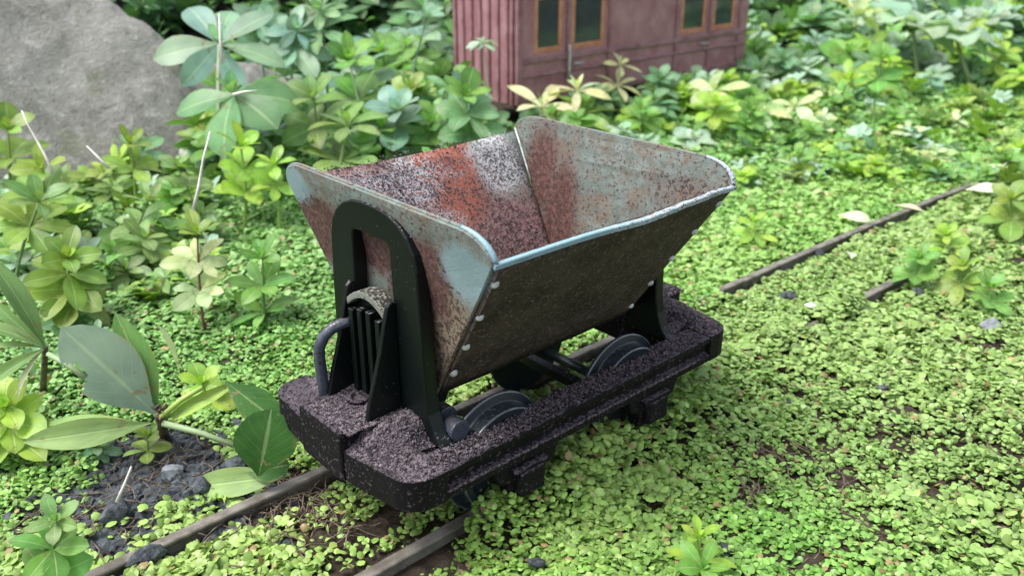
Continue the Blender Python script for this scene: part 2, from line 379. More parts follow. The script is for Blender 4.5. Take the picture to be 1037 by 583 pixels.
frame = fr.build('chassis_frame', M['deck'], wagon, bevel=.035, seg=1)
MB().box((.85, -2.149, 1.9), (1.15, 2.149, 2.2)).build('cross_bar', M['black'], wagon, bevel=.03)
MB().box((-3.95, -.5, 1.6), (-3.2, .5, 2.1)).build('cross_bar', M['black'], wagon, bevel=.03)
for s in (-1, 1):              # the end decks, each a solid casting with a grid for its top
    ys = sorted(list(np.linspace(-3.1, 3.1, 95)) + [-2.151, -2.149, 2.149, 2.151]); NVX = 34
    V = []; Fc = []
    for y in ys:
        x0 = 5.002 if abs(y) > 2.15 else 4.0+.25*math.cos(y*.7); x1 = front(abs(y))
        for j in range(NVX):
            x = x0+(x1-x0)*j/(NVX-1); V.append((s*x+(FAR if s > 0 else -.05*max(0, y)*ss(4.4, 5.6, x)), y*(1.07 if s < 0 and y > 2.2 else 1), deck_h(x, y)))
    n = len(ys)
    for i in range(n-1):
        for j in range(NVX-1):
            a = i*NVX+j; Fc.append((a, a+1, a+NVX+1, a+NVX))
    ring = [i*NVX for i in range(n)] + [(n-1)*NVX+j for j in range(1, NVX)] + [i*NVX+NVX-1 for i in range(n-2, -1, -1)] + [j for j in range(NVX-2, 0, -1)]
    b0 = len(V)
    for q in ring: V.append((V[q][0], V[q][1], 1.74))
    for i in range(len(ring)): Fc.append((ring[i], ring[(i+1) % len(ring)], b0+(i+1) % len(ring), b0+i))
    Fc.append(tuple(range(b0, b0+len(ring))))
    mo('end_deck', V, Fc, M['deck'], wagon, smooth=False); ox = FAR if s > 0 else 0
    # central coupling box with gussets and ribs
    cb = MB(); cb.prism([(-.92+SY, 1.66), (1.05+SY, 1.66), (1.05+SY, 3.02), (.93+SY, 3.10), (-.80+SY, 3.10), (-.92+SY, 3.02)], 0, s*4.64, s*(6.50 if s > 0 else 6.47)+ox)
    cb.build('coupling_box', M['deck'], wagon, bevel=.13, seg=3)
    for g in (-1, 1):
        poly = [(s*4.63, 3.09), (s*5.66, 3.09), (s*5.50, 3.75), (s*5.30, 4.35), (s*5.12, 4.95), (s*4.98, 5.55), (s*4.86, 6.0), (s*4.74, 6.12), (s*4.63, 6.05)]
        MB().prism(poly, 1, g*.96+SY, g*.82+SY).build('gusset', M['black'], wagon, bevel=.02, seg=1)
    for q in range(4):
        y = -.6+q*.4+SY; MB().box((s*4.66, y-.1, 3.11), (s*4.98, y+.1, 5.55+.1*math.sin(q*1.3))).build('rib', M['black'], wagon, bevel=.03)
    MB().box((s*4.50, -.83+SY, 3.11), (s*4.66, .83+SY, 5.7)).build('back_plate', M['black'], wagon)
    arc = []; inn = []
    for i in range(13):
        t = -1+i/6.0; arc.append((t*.84+SY, 6.12-.36*t*t-.06*t)); inn.append((t*.80+SY, 5.92-.34*t*t-.06*t))
    if s < 0: MB().prism(arc+inn[::-1], 0, s*4.45, s*4.92).build('pivot_bracket', M['bracket'], wagon, bevel=.03)
    # arched stanchion
    half = [(2.75, 2.63), (2.52, 2.72), (2.30, 2.98), (2.12, 3.4), (2.02, 3.9), (1.98, 4.6), (1.95, 5.6), (1.90, 6.5), (1.86, 7.1), (1.76, 7.5), (1.52, 7.86), (1.18, 8.12), (.75, 8.28), (.3, 8.335)]
    ih = [(1.0, 2.60), (1.0, 2.72), (.99, 2.98), (.98, 3.4), (.97, 3.9), (.95, 4.6), (.90, 5.6), (.86, 6.3), (.84, 6.9), (.83, 7.25), (.82, 7.42), (.74, 7.52), (.5, 7.54), (.2, 7.54)]
    ih = [(a*.97, b) for a, b in ih]; O = [(-a, b) for a, b in half] + [(a, b) for a, b in half[::-1]]; I = [(-a, b) for a, b in ih] + [(a, b) for a, b in ih[::-1]]
    O = [(a+SY, b) for a, b in O]; I = [(a+SY, b) for a, b in I]
    n = len(O); xf, xb = s*4.62, s*4.24
    V = [(xf, *p) for p in O]+[(xf, *p) for p in I]+[(xb, *p) for p in O]+[(xb, *p) for p in I]; Fc = []
    for i in range(n-1):
        Fc += [(i, i+1, n+i+1, n+i), (2*n+i, 3*n+i, 3*n+i+1, 2*n+i+1), (i, 2*n+i, 2*n+i+1, i+1), (n+i, n+i+1, 3*n+i+1, 3*n+i)]
    Fc += [(0, n, 3*n, 2*n), (n-1, 3*n-1, 4*n-1, 2*n-1)]
    mo('end_stanchion', V, Fc, M['black'], wagon, bevel=.045, seg=2)
    # coupling lever bent over the box
    rp = [(5.62, 1.30, 2.6), (5.66, 1.30, 3.4), (5.70, 1.30, 4.1), (5.68, 1.28, 4.45), (5.55, 1.22, 4.75), (5.32, 1.15, 4.93), (5.0, 1.06, 5.02), (4.72, 1.0, 5.05)]
    MB().tube([(s*a, b, c_) for a, b, c_ in rp], .155, 12).build('coupling_lever', M['steel'], wagon, smooth=True)
    MB().lathe([(.22, 0), (.30, .02), (.30, .1), (.22, .13), (.17, .05)], 18, (s*5.2, .35, 3.08), 2).build('pin_socket', M['deck'], wagon, smooth=True)
    for (yy, xx) in (((-1.40, 3.78), (-2.12, 3.95)) if s < 0 else ()):
        kn = MB(); kn.tube([(s*xx, yy-.20, 2.86), (s*xx, yy+.20, 2.86)], .30, 20)
        kn.build('hinge_knuckle', M['steel'], wagon, bevel=.03)
# wheelsets
def wheel_bm(y_in, s):
    # s: outward direction; flange inside, tread outside, dished face
    p = [(.18, -.06), (1.69, -.06), (1.72, .0), (1.70, .07), (1.50, .13), (1.47, .16), (1.44, .50), (1.40, .53), (1.22, .53), (1.16, .40), (1.10, .36), (.55, .33), (.42, .42), (.40, .56), (.12, .58)]
    return MB().lathe([(r_, s*t) for r_, t in p], 56, (0, y_in, 0), 1)
for x in (-2.43-.12, 2.43+.10):
    ws = empty('wheelset', (x, -WY, 1.47), parent=wagon)
    MB().tube([(0, -2.9, 0), (0, 2.9, 0)], .16, 12).build('axle', M['wheel'], ws, smooth=True)
    for s in (-1, 1): 
        wbm = wheel_bm(s*2.0, s); wh = wbm.build('wheel', M['wheel'], ws, smooth=False, bevel=.015, seg=1)
        MB().lathe([(1.66, s*.075), (1.725, s*.02), (1.735, s*.035), (1.70, s*.085)], 56, (0, s*2.0, 0), 1, True).build('flange_rim', M['rimsteel'], wh, smooth=True)
        MB().lathe([(1.40, s*.535), (1.455, s*.49), (1.465, s*.51), (1.42, s*.55)], 56, (0, s*2.0, 0), 1, True).build('tread_rim', M['rimsteel'], wh, smooth=True)
for x in (-2.43+.12, 2.43+.45):
    for s in (-1, 1):
        b = MB(); b.prism([(x-1.15, 1.735), (x-.95, 1.25), (x-.62, 1.1), (x-.55, .62), (x+.55, .62), (x+.62, 1.1), (x+1.0, 1.25), (x+1.2, 1.735)], 1, s*2.55, s*3.02)
        ab = b.build('axle_box', M['deck'], wagon, bevel=.05)
        c = MB(); c.prism([(x-.45, .75), (x+.42, .75), (x+.42, 1.45), (x-.45, 1.45)], 1, s*3.02, s*3.28); c.box((x-.62, min(s*3.0, s*3.24), 1.47), (x+.6, max(s*3.0, s*3.24), 1.58))
        c.build('box_cover', M['deck'], ab, bevel=.07)
# ---- hopper
HZT, HZS, HZB, HLT, HLB, HWT, HWB = 8.60, 8.0, 3.42, 4.35, 3.73, 4.34, 1.35
hop = empty('hopper', (HC[0], HC[1], 0), parent=wagon)
def endx(z): return HLB + (HLT-HLB)*(z-HZB)/(HZS-HZB)
def curve_pts():
    # outline of an end plate: (y, z) going round
    right = []
    for i in range(9):
        a = i/8*PI/2; right.append((3.35+.99*math.sin(a), 8.0+.60*math.cos(a)-.0))
    pts = [(-y, z) for y, z in right][::-1] + right           # from (-4.34, 8.0) over the top to (4.34, 8.0)
    low = [(4.34-(4.34-1.35)*t, 8.0-(8.0-3.42)*t) for t in np.linspace(0, 1, 8)][1:]
    bot = [(1.0, 3.12), (.5, 2.98), (-.5, 2.98), (-1.0, 3.12)]
    return pts + low + bot + [(-y, z) for y, z in low][::-1]
def end_plate(s):
    o = curve_pts(); n = len(o); th = .10; V = []; Fc = []
    RN = 7                                                     # rings towards the centre for a dented sheet
    for side in (0, 1):
        for k_ in range(RN):
            t = 1-k_/RN
            for (y, z) in o:
                yy, zz = y*t, 6.2+(z-6.2)*t
                dx = .07*fbm(yy, zz, .5, 2+s)*(1-t*.5) - (.05*(1-t)) + .05*math.sin(yy*1.1+s)*ss(7.2, 8.6, zz)
                V.append((s*(endx(zz)-side*th+dx), yy, zz))
        V.append((s*(endx(6.2)-side*th-.05), 0, 6.2))
    m_ = RN*n+1
    for side in (0, 1):
        b = side*m_
        for k_ in range(RN-1):
            for i in range(n):
                a = b+k_*n+i; c_ = b+k_*n+(i+1) % n; Fc.append((a, c_, c_+n, a+n))
        for i in range(n): Fc.append((b+(RN-1)*n+i, b+(RN-1)*n+(i+1) % n, b+RN*n))
    for i in range(n): Fc.append((i, (i+1) % n, m_+(i+1) % n, m_+i))
    ob = mo('end_plate', V, Fc, M['hop_end_near'] if s < 0 else M['hop_end_far'], hop, smooth=False, bevel=.02, seg=1)
    # pale blue edge, its highlight put into the tube's colour, round the rounded corner on the near side
    e = [p for p in o[:19]]
    EV = MB(); path = [(s*(endx(z)-.08), y, z+.012) for y, z in e]
    EV.tube(path, .045, 6).build('rolled_edge', M['hop_end_near'] if s < 0 else M['hop_end_far'], ob, smooth=True)
    q = path[:9] if path[0][1] < 0 else path[-9:]
    rr_ = [.06, .07, .07, .07, .065, .06, .055, .05, .046]
    if path[0][1] > 0: rr_ = rr_[::-1]
    MB().tube(q, rr_, 8).build('corner_rim', M['lip'], ob, smooth=True)
    if s > 0: MB().tube([(endx(z)-.16, 4.34-(8.0-z)*.655-.13, z) for z in (8.15, 7.6, 7.0, 6.6)], [.03, .035, .03, .015], 6).build('pale_seam', M['rivet'], ob, smooth=True)  # thin pale strip drawn along the gap at this corner
    return ob
end_plate(-1); end_plate(1)
def lip_z(x): return HZS - .10*math.exp(-((x-.7)/1.5)**2)
def side_plate(s):
    NX, NZ = 46, 14; V = []; Fc = []
    for side in (0, 1):
        off = -.07 if side == 0 else .09
        for i in range(NX):
            u = i/(NX-1)
            for j in range(NZ):
                t = j/(NZ-1); zt = lip_z((u*2-1)*4.3) if s < 0 else HZS - .06*math.sin(u*PI)
                z = HZB + (zt-HZB)*t; yy = HWB+(HWT-HWB)*(z-HZB)/(HZS-HZB)
                L = endx(z)-.17; x = (u*2-1)*L
                nd = .035*fbm(x, z, .6, 7+s)
                V.append((x, s*(yy - (off+nd)*.83), z + (off+nd)*.55))
    q = NX*NZ
    for i in range(NX-1):
        for j in range(NZ-1):
            a = i*NZ+j; Fc.append((a, a+1, a+NZ+1, a+NZ)); Fc.append((q+a, q+a+NZ, q+a+NZ+1, q+a+1))
        Fc.append((i*NZ, (i+1)*NZ, q+(i+1)*NZ, q+i*NZ)); j = NZ-1; Fc.append((i*NZ+j, q+i*NZ+j, q+(i+1)*NZ+j, (i+1)*NZ+j))
    for i in (0, NX-1):
        for j in range(NZ-1): Fc.append((i*NZ+j, i*NZ+j+1, q+i*NZ+j+1, q+i*NZ+j))
    ob = mo('side_plate', V, Fc, M['hop_side_far'], hop, smooth=True)
    ob.data.materials.append(M['hop_side_near'])
    for p in ob.data.polygons:
        c0 = p.center; p.use_smooth = True
        if p.normal.y*s > 0.3: p.material_index = 1            # outer face
    return ob
sp_near = side_plate(-1); side_plate(1)
bt = MB(); bt.prism([(-1.38, 3.44), (-1.0, 3.10), (-.5, 2.96), (.5, 2.96), (1.0, 3.10), (1.38, 3.44), (1.24, 3.52), (.9, 3.24), (.45, 3.12), (-.45, 3.12), (-.9, 3.24), (-1.24, 3.52)], 0, -3.52, 3.52)
bt.build('hopper_bottom', M['hop_side_near'], hop)
lp = MB(); V = []; Fc = []; NL = 120
for i in range(NL):
    x = -4.33+8.66*i/(NL-1); z = lip_z(x)+.0; jit = .022*fbm(x, 3, 1.3, 1)*ss(-2, 1, x) + .008*fbm(x, 9, 7, 1)*ss(-1, 1, x)
    for (dy, dz) in ((-.07, -.09), (-.085, .01), (-.07, .035), (.07, .04), (.08, .02), (.05, -.05)): V.append((x, -HWT+dy+.02+jit, z+dz+jit*.8))
for i in range(NL-1):
    for k_ in range(6): Fc.append((i*6+k_, i*6+(k_+1) % 6, (i+1)*6+(k_+1) % 6, (i+1)*6+k_))
Fc += [tuple(range(6)), tuple(range((NL-1)*6, NL*6))]
mo('top_lip', V, Fc, M['lip'], sp_near, bevel=.0)
# rivets beside both end seams of the near and far side plates
for s in (-1, 1):
    for e in (-1, 1):
        for z in ((7.45, 6.38, 5.32, 4.27) if e < 0 else (7.55, 6.62, 5.68, 4.76, 3.86)):
            yy = HWB+(HWT-HWB)*(z-HZB)/(HZS-HZB); x = e*(endx(z)-(.24 if e < 0 else .30))
            nrm = Vector((0, s*.84, -.55)).normalized(); p0 = Vector((x, s*yy, z)) + nrm*.05
            V = []; Fc = []; n = 10; t1 = Vector((1, 0, 0)); t2 = nrm.cross(t1)
            for q, (rr, hh) in enumerate(((.11, 0), (.10, .055), (.055, .095))):
                for k_ in range(n): a = 2*PI*k_/n; V.append(p0+(t1*math.cos(a)+t2*math.sin(a))*rr+nrm*hh)
            V.append(p0+nrm*.105)
            for q in range(2):
                for k_ in range(n): Fc.append((q*n+k_, q*n+(k_+1) % n, (q+1)*n+(k_+1) % n, (q+1)*n+k_))
            for k_ in range(n): Fc.append((2*n+k_, 2*n+(k_+1) % n, 3*n))
            mo('rivet', V, Fc, M['rivet'], hop, smooth=True)
# ---- loose rust grit, real grains
def grains(name, pts, parent, rmin=.012, rmax=.036, mat='grit'):
    pts = np.array(pts); n = len(pts); base = np.array([(1, 1, 1), (1, -1, -1), (-1, 1, -1), (-1, -1, 1)], float)
    ax = NR.normal(size=(n, 3)); ax /= np.linalg.norm(ax, axis=1)[:, None]
    h = base[None]-2*ax[:, None, :]*np.einsum('nk,vk->nv', ax, base)[:, :, None]
    r_ = NR.uniform(rmin, rmax, (n, 1, 1)); v = pts[:, None, :]+h*r_*NR.uniform(.6, 1.2, (n, 1, 3))
    f = np.array([(0, 1, 2), (0, 3, 1), (0, 2, 3), (1, 3, 2)]); fa = (f[None]+4*np.arange(n)[:, None, None]).reshape(-1, 3)
    m = bpy.data.meshes.new(name); m.vertices.add(4*n); m.vertices.foreach_set('co', v.reshape(-1)); m.loops.add(12*n); m.loops.foreach_set('vertex_index', fa.reshape(-1).astype(np.int32))
    m.polygons.add(4*n); m.polygons.foreach_set('loop_start', np.arange(0, 12*n, 3, dtype=np.int32)); m.update(calc_edges=True); m.materials.append(M[mat])
    o = bpy.data.objects.new(name, m); link(o, parent); tag(o, kind='stuff'); return o
G = []
for s in (-1, 1):
    for _ in range(15000):
        y = R.uniform(-3.05, 3.05); x = R.uniform(4.2, front(abs(y))-.04)
        if R.random() < .75*ss(.1, -.35, fbm(x*s, y, .8, 6)+.15*fbm(x, y, 3, 2)): continue
        if abs(y) < .95 and x > 4.6:
            if x > 6.45: continue
            G.append((s*x+(FAR if s > 0 else 0), y, 3.10)) if R.random() < .8 else None; continue
        if abs(y) > 2.15 and x < 5: continue
        G.append((s*x+(FAR if s > 0 else 0), y, deck_h(x, y)+.005))
    for _ in range(6500): G.append((R.uniform(-5, 5), s*R.triangular(2.2, 3.05, 2.5), 2.575+R.random()**3*.09))
    for _ in range(1500): G.append((R.uniform(-5, 5), s*R.uniform(3.07, 3.12), R.uniform(1.97, 1.99)))
grains('rust_grit', G, wagon)
G = []
for _ in range(9000):
    x = R.uniform(-4, 4); z = HZB+.1+(HZS-HZB)*R.random()**1.3; yy = HWB+(HWT-HWB)*(z-HZB)/(HZS-HZB)
    if abs(x) < endx(z)-.2: G.append((x, yy-.09, z+.03))
grains('hopper_grit', G, hop, .010, .026)

# ------------------------------------------------------------------ model coach behind
coach = empty('model_coach', (28, 30, 0.2)); tag(coach, 'maroon model railway coach with orange brown window frames behind the bushes', 'model coach')
L_, W_, Z0, Z1 = 29.0, 7.4, 1.6, 13.0
cb = MB()
# hollow body so that the windows are true openings: side wall with a row of openings
wins = [(1.6, 4.6), (5.5, 9.3), (18.9, 22.5), (23.5, 26.9)]
ZB_, ZT_ = 5.15, 9.35
xs = [0.0]
for a, b in wins: xs += [a, b]
xs.append(L_)
for i in range(0, len(xs), 2): cb.box((xs[i], 0, Z0), (xs[i+1], .35, Z1))
for a, b in wins: cb.box((a, 0, Z0), (b, .35, ZB_)); cb.box((a, 0, ZT_), (b, .35, Z1))
cb.build('side_wall', M['maroon'], coach)
MB().box((0, .351, Z0), (.35, W_-.351, Z1)).build('end_wall', M['maroon'], coach)
MB().box((L_-.35, .351, Z0), (L_, W_-.351, Z1)).build('end_wall', M['maroon'], coach)
MB().box((0, W_-.35, Z0), (L_, W_, Z1)).build('side_wall', M['maroon'], coach)
MB().box((.36, .36, Z0), (L_-.36, W_-.36, Z0+.3)).build('floor', M['roof'], coach)
arc = [( W_/2+(W_/2+.5)*math.sin(a), Z1+.002+1.5*math.cos(a)-.0) for a in np.linspace(-PI/2, PI/2, 15)]
MB().prism(arc, 0, -.5, L_+.5).build('roof', M['roof'], coach)
for i, y in enumerate((1.1, 2.1, 3.1, 4.1, 5.1, 6.1, 7.0)): MB().box((-.16, y-.13, Z0), (-.002, y+.13, Z1)).build('end_batten', M['maroon_trim'], coach, bevel=.05)
MB().box((-.22, -.22, Z0-.02), (.3, -.003, Z1-.01)).build('corner_post', M['maroon_trim'], coach, bevel=.06)
MB().box((-.22, .36, Z0-.02), (-.003, .62, Z1-.01)).build('corner_post', M['maroon_trim'], coach, bevel=.06)
for z, h_ in ((4.55, .42), (3.55, .22), (Z0+.02, .45), (9.9, .3)): MB().box((.32, -.17, z), (L_, -.003, z+h_)).build('moulding', M['maroon_trim'], coach, bevel=.06)
for x in (5.05, 9.75, 18.3, 23.0, 27.6): MB().box((x-.16, -.14, Z0+.5), (x+.16, -.003, 4.54)).build('pillar', M['maroon_trim'], coach, bevel=.05); MB().box((x-.16, -.14, 4.98), (x+.16, -.003, 9.89)).build('pillar', M['maroon_trim'], coach, bevel=.05)
for a, b in wins:
    f = MB(); t = .42; f.box((a, .03, ZB_), (b, .27, ZB_+t)); f.box((a, .03, ZT_-t), (b, .27, ZT_)); f.box((a, .03, ZB_+t), (a+t, .27, ZT_-t)); f.box((b-t, .03, ZB_+t), (b, .27, ZT_-t))
    o = f.build('window', M['wood_frame'], coach, bevel=.04)
    MB().box((a+t, .12, ZB_+t), (b-t, .16, ZT_-t)).build('pane', M['glass'], o)
MB().tube([(5.05, -.30, 3.0), (5.05, -.34, 3.8), (5.05, -.34, 4.9), (5.05, -.28, 5.6)], .13, 8).build('grab_handle', M['brass'], coach, smooth=True)
MB().tube([(5.5, -.12, 4.15), (5.6, -.36, 4.15), (6.5, -.36, 4.12)], .11, 8).build('door_handle', M['brass'], coach, smooth=True)
MB().tube([(21.7, -.12, 4.2), (21.8, -.36, 4.2), (22.7, -.36, 4.15)], .11, 8).build('door_handle', M['brass'], coach, smooth=True)
for x in (6, 11, 19, 24):
    for y in (1.6, 5.8): MB().lathe([(.4, -.2), (1.5, -.2), (1.6, 0), (1.35, .1), (1.35, .5), (.4, .5)], 28, (x, y, 1.2), 1).build('wheel', M['wheel'], coach)

# ------------------------------------------------------------------ stones
def rock_from_px(poly, y0, tilt, thick, label, cat, seed):
    nrm = Vector((0.05, -math.sin(tilt), math.cos(tilt))).normalized(); org = Vector((0, y0, 0))
    P = []
    for px, py in poly:
        d = ray(px, py); t = (org-CAM).dot(nrm)/d.dot(nrm); P.append(CAM+d*t)
    bm = bmesh.new(); vs = [bm.verts.new(p) for p in P]; f = bm.faces.new(vs)
    r_ = bmesh.ops.extrude_face_region(bm, geom=[f]); 
    for v in [g for g in r_['geom'] if isinstance(g, bmesh.types.BMVert)]: v.co -= nrm*thick
    bmesh.ops.recalc_face_normals(bm, faces=bm.faces)
    bmesh.ops.triangulate(bm, faces=bm.faces)
    for _ in range(4): 
        ed = [e for e in bm.edges if e.calc_length() > 1.3]
        bmesh.ops.subdivide_edges(bm, edges=ed, cuts=1, use_grid_fill=False); bmesh.ops.triangulate(bm, faces=bm.faces)
    for _ in range(3): bmesh.ops.smooth_vert(bm, verts=bm.verts, factor=.5, use_axis_x=True, use_axis_y=True, use_axis_z=True)
    bm.normal_update()
    for v in bm.verts:
        v.co += v.normal*(.9*mnoise.fractal(v.co*.10+Vector((seed, 0, 0)), 1, 2, 4) + .30*mnoise.fractal(v.co*.55, 1, 2, 3))
    m = bpy.data.meshes.new('stone'); bm.to_mesh(m); bm.free(); m.materials.append(M['stone'])
    m.polygons.foreach_set('use_smooth', [True]*len(m.polygons))
    o = bpy.data.objects.new('stone_slab', m); link(o); tag(o, label, cat); return o
rock_from_px([(-160, -60), (60, -60), (112, -4), (130, 14), (156, 30), (182, 50), (204, 100), (200, 185), (-160, 190)], 37, math.radians(50), 7, 'large rough grey stone slab leaning at the back of the bed', 'stone slab', 2.2)
rock_from_px([(186, 66), (225, 56), (262, 60), (300, 72), (345, 92), (352, 118), (300, 124), (240, 118), (188, 122)], 38, math.radians(42), 4, 'narrow mossy stone ledge half hidden by the tall leafy stems', 'stone ledge', 5.2)
def chip(px, py, sz, mat, label, group=None, name='stone_chip', lift=.35, seed=0):
    P = on_ground(px, py, lift); rr = random.Random(seed)
    bm = bmesh.new(); bmesh.ops.create_icosphere(bm, subdivisions=2, radius=1)
    ax = [rr.uniform(.6, 1.1), rr.uniform(.5, .9), rr.uniform(.3, .6)]
    for v in bm.verts:
        c0 = v.co.copy(); n_ = 1+.35*mnoise.noise(c0*1.3+Vector((seed*3.1, 0, 0))); v.co = Vector((c0.x*ax[0], c0.y*ax[1], c0.z*ax[2]))*n_*sz
        for pl in range(4):
            d = Vector((math.sin(seed+pl*2.1), math.cos(seed*1.7+pl*1.3), math.sin(pl*1.9+seed*.4))).normalized(); e = v.co.dot(d)-sz*.48
            if e > 0: v.co -= d*e*.9
    m = bpy.data.meshes.new(name); bm.to_mesh(m); bm.free(); m.materials.append(mat)
    o = bpy.data.objects.new(name, m); o.location = (P.x, P.y, P.z+sz*.1); o.rotation_euler = (rr.uniform(-.4, .4), rr.uniform(-.4, .4), rr.uniform(0, 6)); link(o); tag(o, label, 'stone', group)
    return o
SL, PL = M['slate'], M['pale_chip']; MID = simple('grey_chip', (.12, .14, .15), (.24, .26, .27), 2, .8, .6, 7)
chip(798, 300, .42, SL, 'dark slate chip lying between the two rails beyond the wagon', seed=1)
chip(824, 312, .42, PL, 'pale grey stone chip touching the dark chip between the rails', seed=2)
chip(828, 256, .5, SL, 'dark chip pressed against the inner side of the far rail', seed=3)
chip(930, 297, .45, SL, 'dark chip beside the uncovered stretch of the near rail', seed=4)
chip(1004, 330, .45, MID, 'grey pebble under the rosettes near the buried rail', seed=5)
chip(893, 394, .30, SL, 'small blue black chip alone in the open creeper carpet', seed=6)
chip(776, 148, .5, SL, 'tiny dark chip in the creeper behind the hopper corner', seed=7)
chip(800, 408, .22, SL, 'brown black chip on the creeper beside the frame end', seed=8)
chip(543, 570, .33, SL, 'slate chip beside the near rail in front of the wagon', seed=9)
chip(735, 555, .24, SL, 'small dark chip behind the pale green corner rosette', seed=10)
chip(118, 520, .55, SL, 'largest dark slate stone in the bare gravel patch', seed=11)
chip(205, 490, .45, SL, 'flat blue grey stone under the broken lance leaf', seed=12)
chip(175, 478, .4, MID, 'light grey stone in the middle of the gravel patch', seed=13)
chip(60, 548, .5, SL, 'rounded dark stone behind the lowest rosette', seed=14)
chip(150, 565, .55, SL, 'dark flat stone against the outer side of the far rail', seed=15)
chip(240, 470, .5, SL, 'small slate stone beside the round dark green leaf', seed=16)
# gravel patch
def gravel():
    V = []; Fc = []; t = (1+5**.5)/2
    ico = [Vector(p).normalized() for p in [(-1,t,0),(1,t,0),(-1,-t,0),(1,-t,0),(0,-1,t),(0,1,t),(0,-1,-t),(0,1,-t),(t,0,-1),(t,0,1),(-t,0,-1),(-t,0,1)]]
    fi = [(0,11,5),(0,5,1),(0,1,7),(0,7,10),(0,10,11),(1,5,9),(5,11,4),(11,10,2),(10,7,6),(7,1,8),(3,9,4),(3,4,2),(3,2,6),(3,6,8),(3,8,9),(4,9,5),(2,4,11),(6,2,10),(8,6,7),(9,8,1)]
    for i in range(5200):
        px = R.gauss(145, 62); py = R.gauss(498, 38)
        if not (0 < px < 340 and 400 < py < 640): continue
        P = on_ground(px, py); s_ = .05+.30*R.random()**2; sc = (R.uniform(.7, 1.2)*s_, R.uniform(.6, 1.1)*s_, R.uniform(.4, .8)*s_); e = Euler((R.random(), R.random(), R.random()*6)).to_matrix()
        n = len(V); V += [P+e@Vector((v.x*sc[0], v.y*sc[1], v.z*sc[2]))*R.uniform(.85, 1.15) for v in ico]; Fc += [tuple(a+n for a in q) for q in fi]
    o = mo('gravel', V, Fc, M['slate'], recalc=False); tag(o, 'dark slate gravel in the bare patch before the wagon', 'gravel', kind='stuff')
gravel()

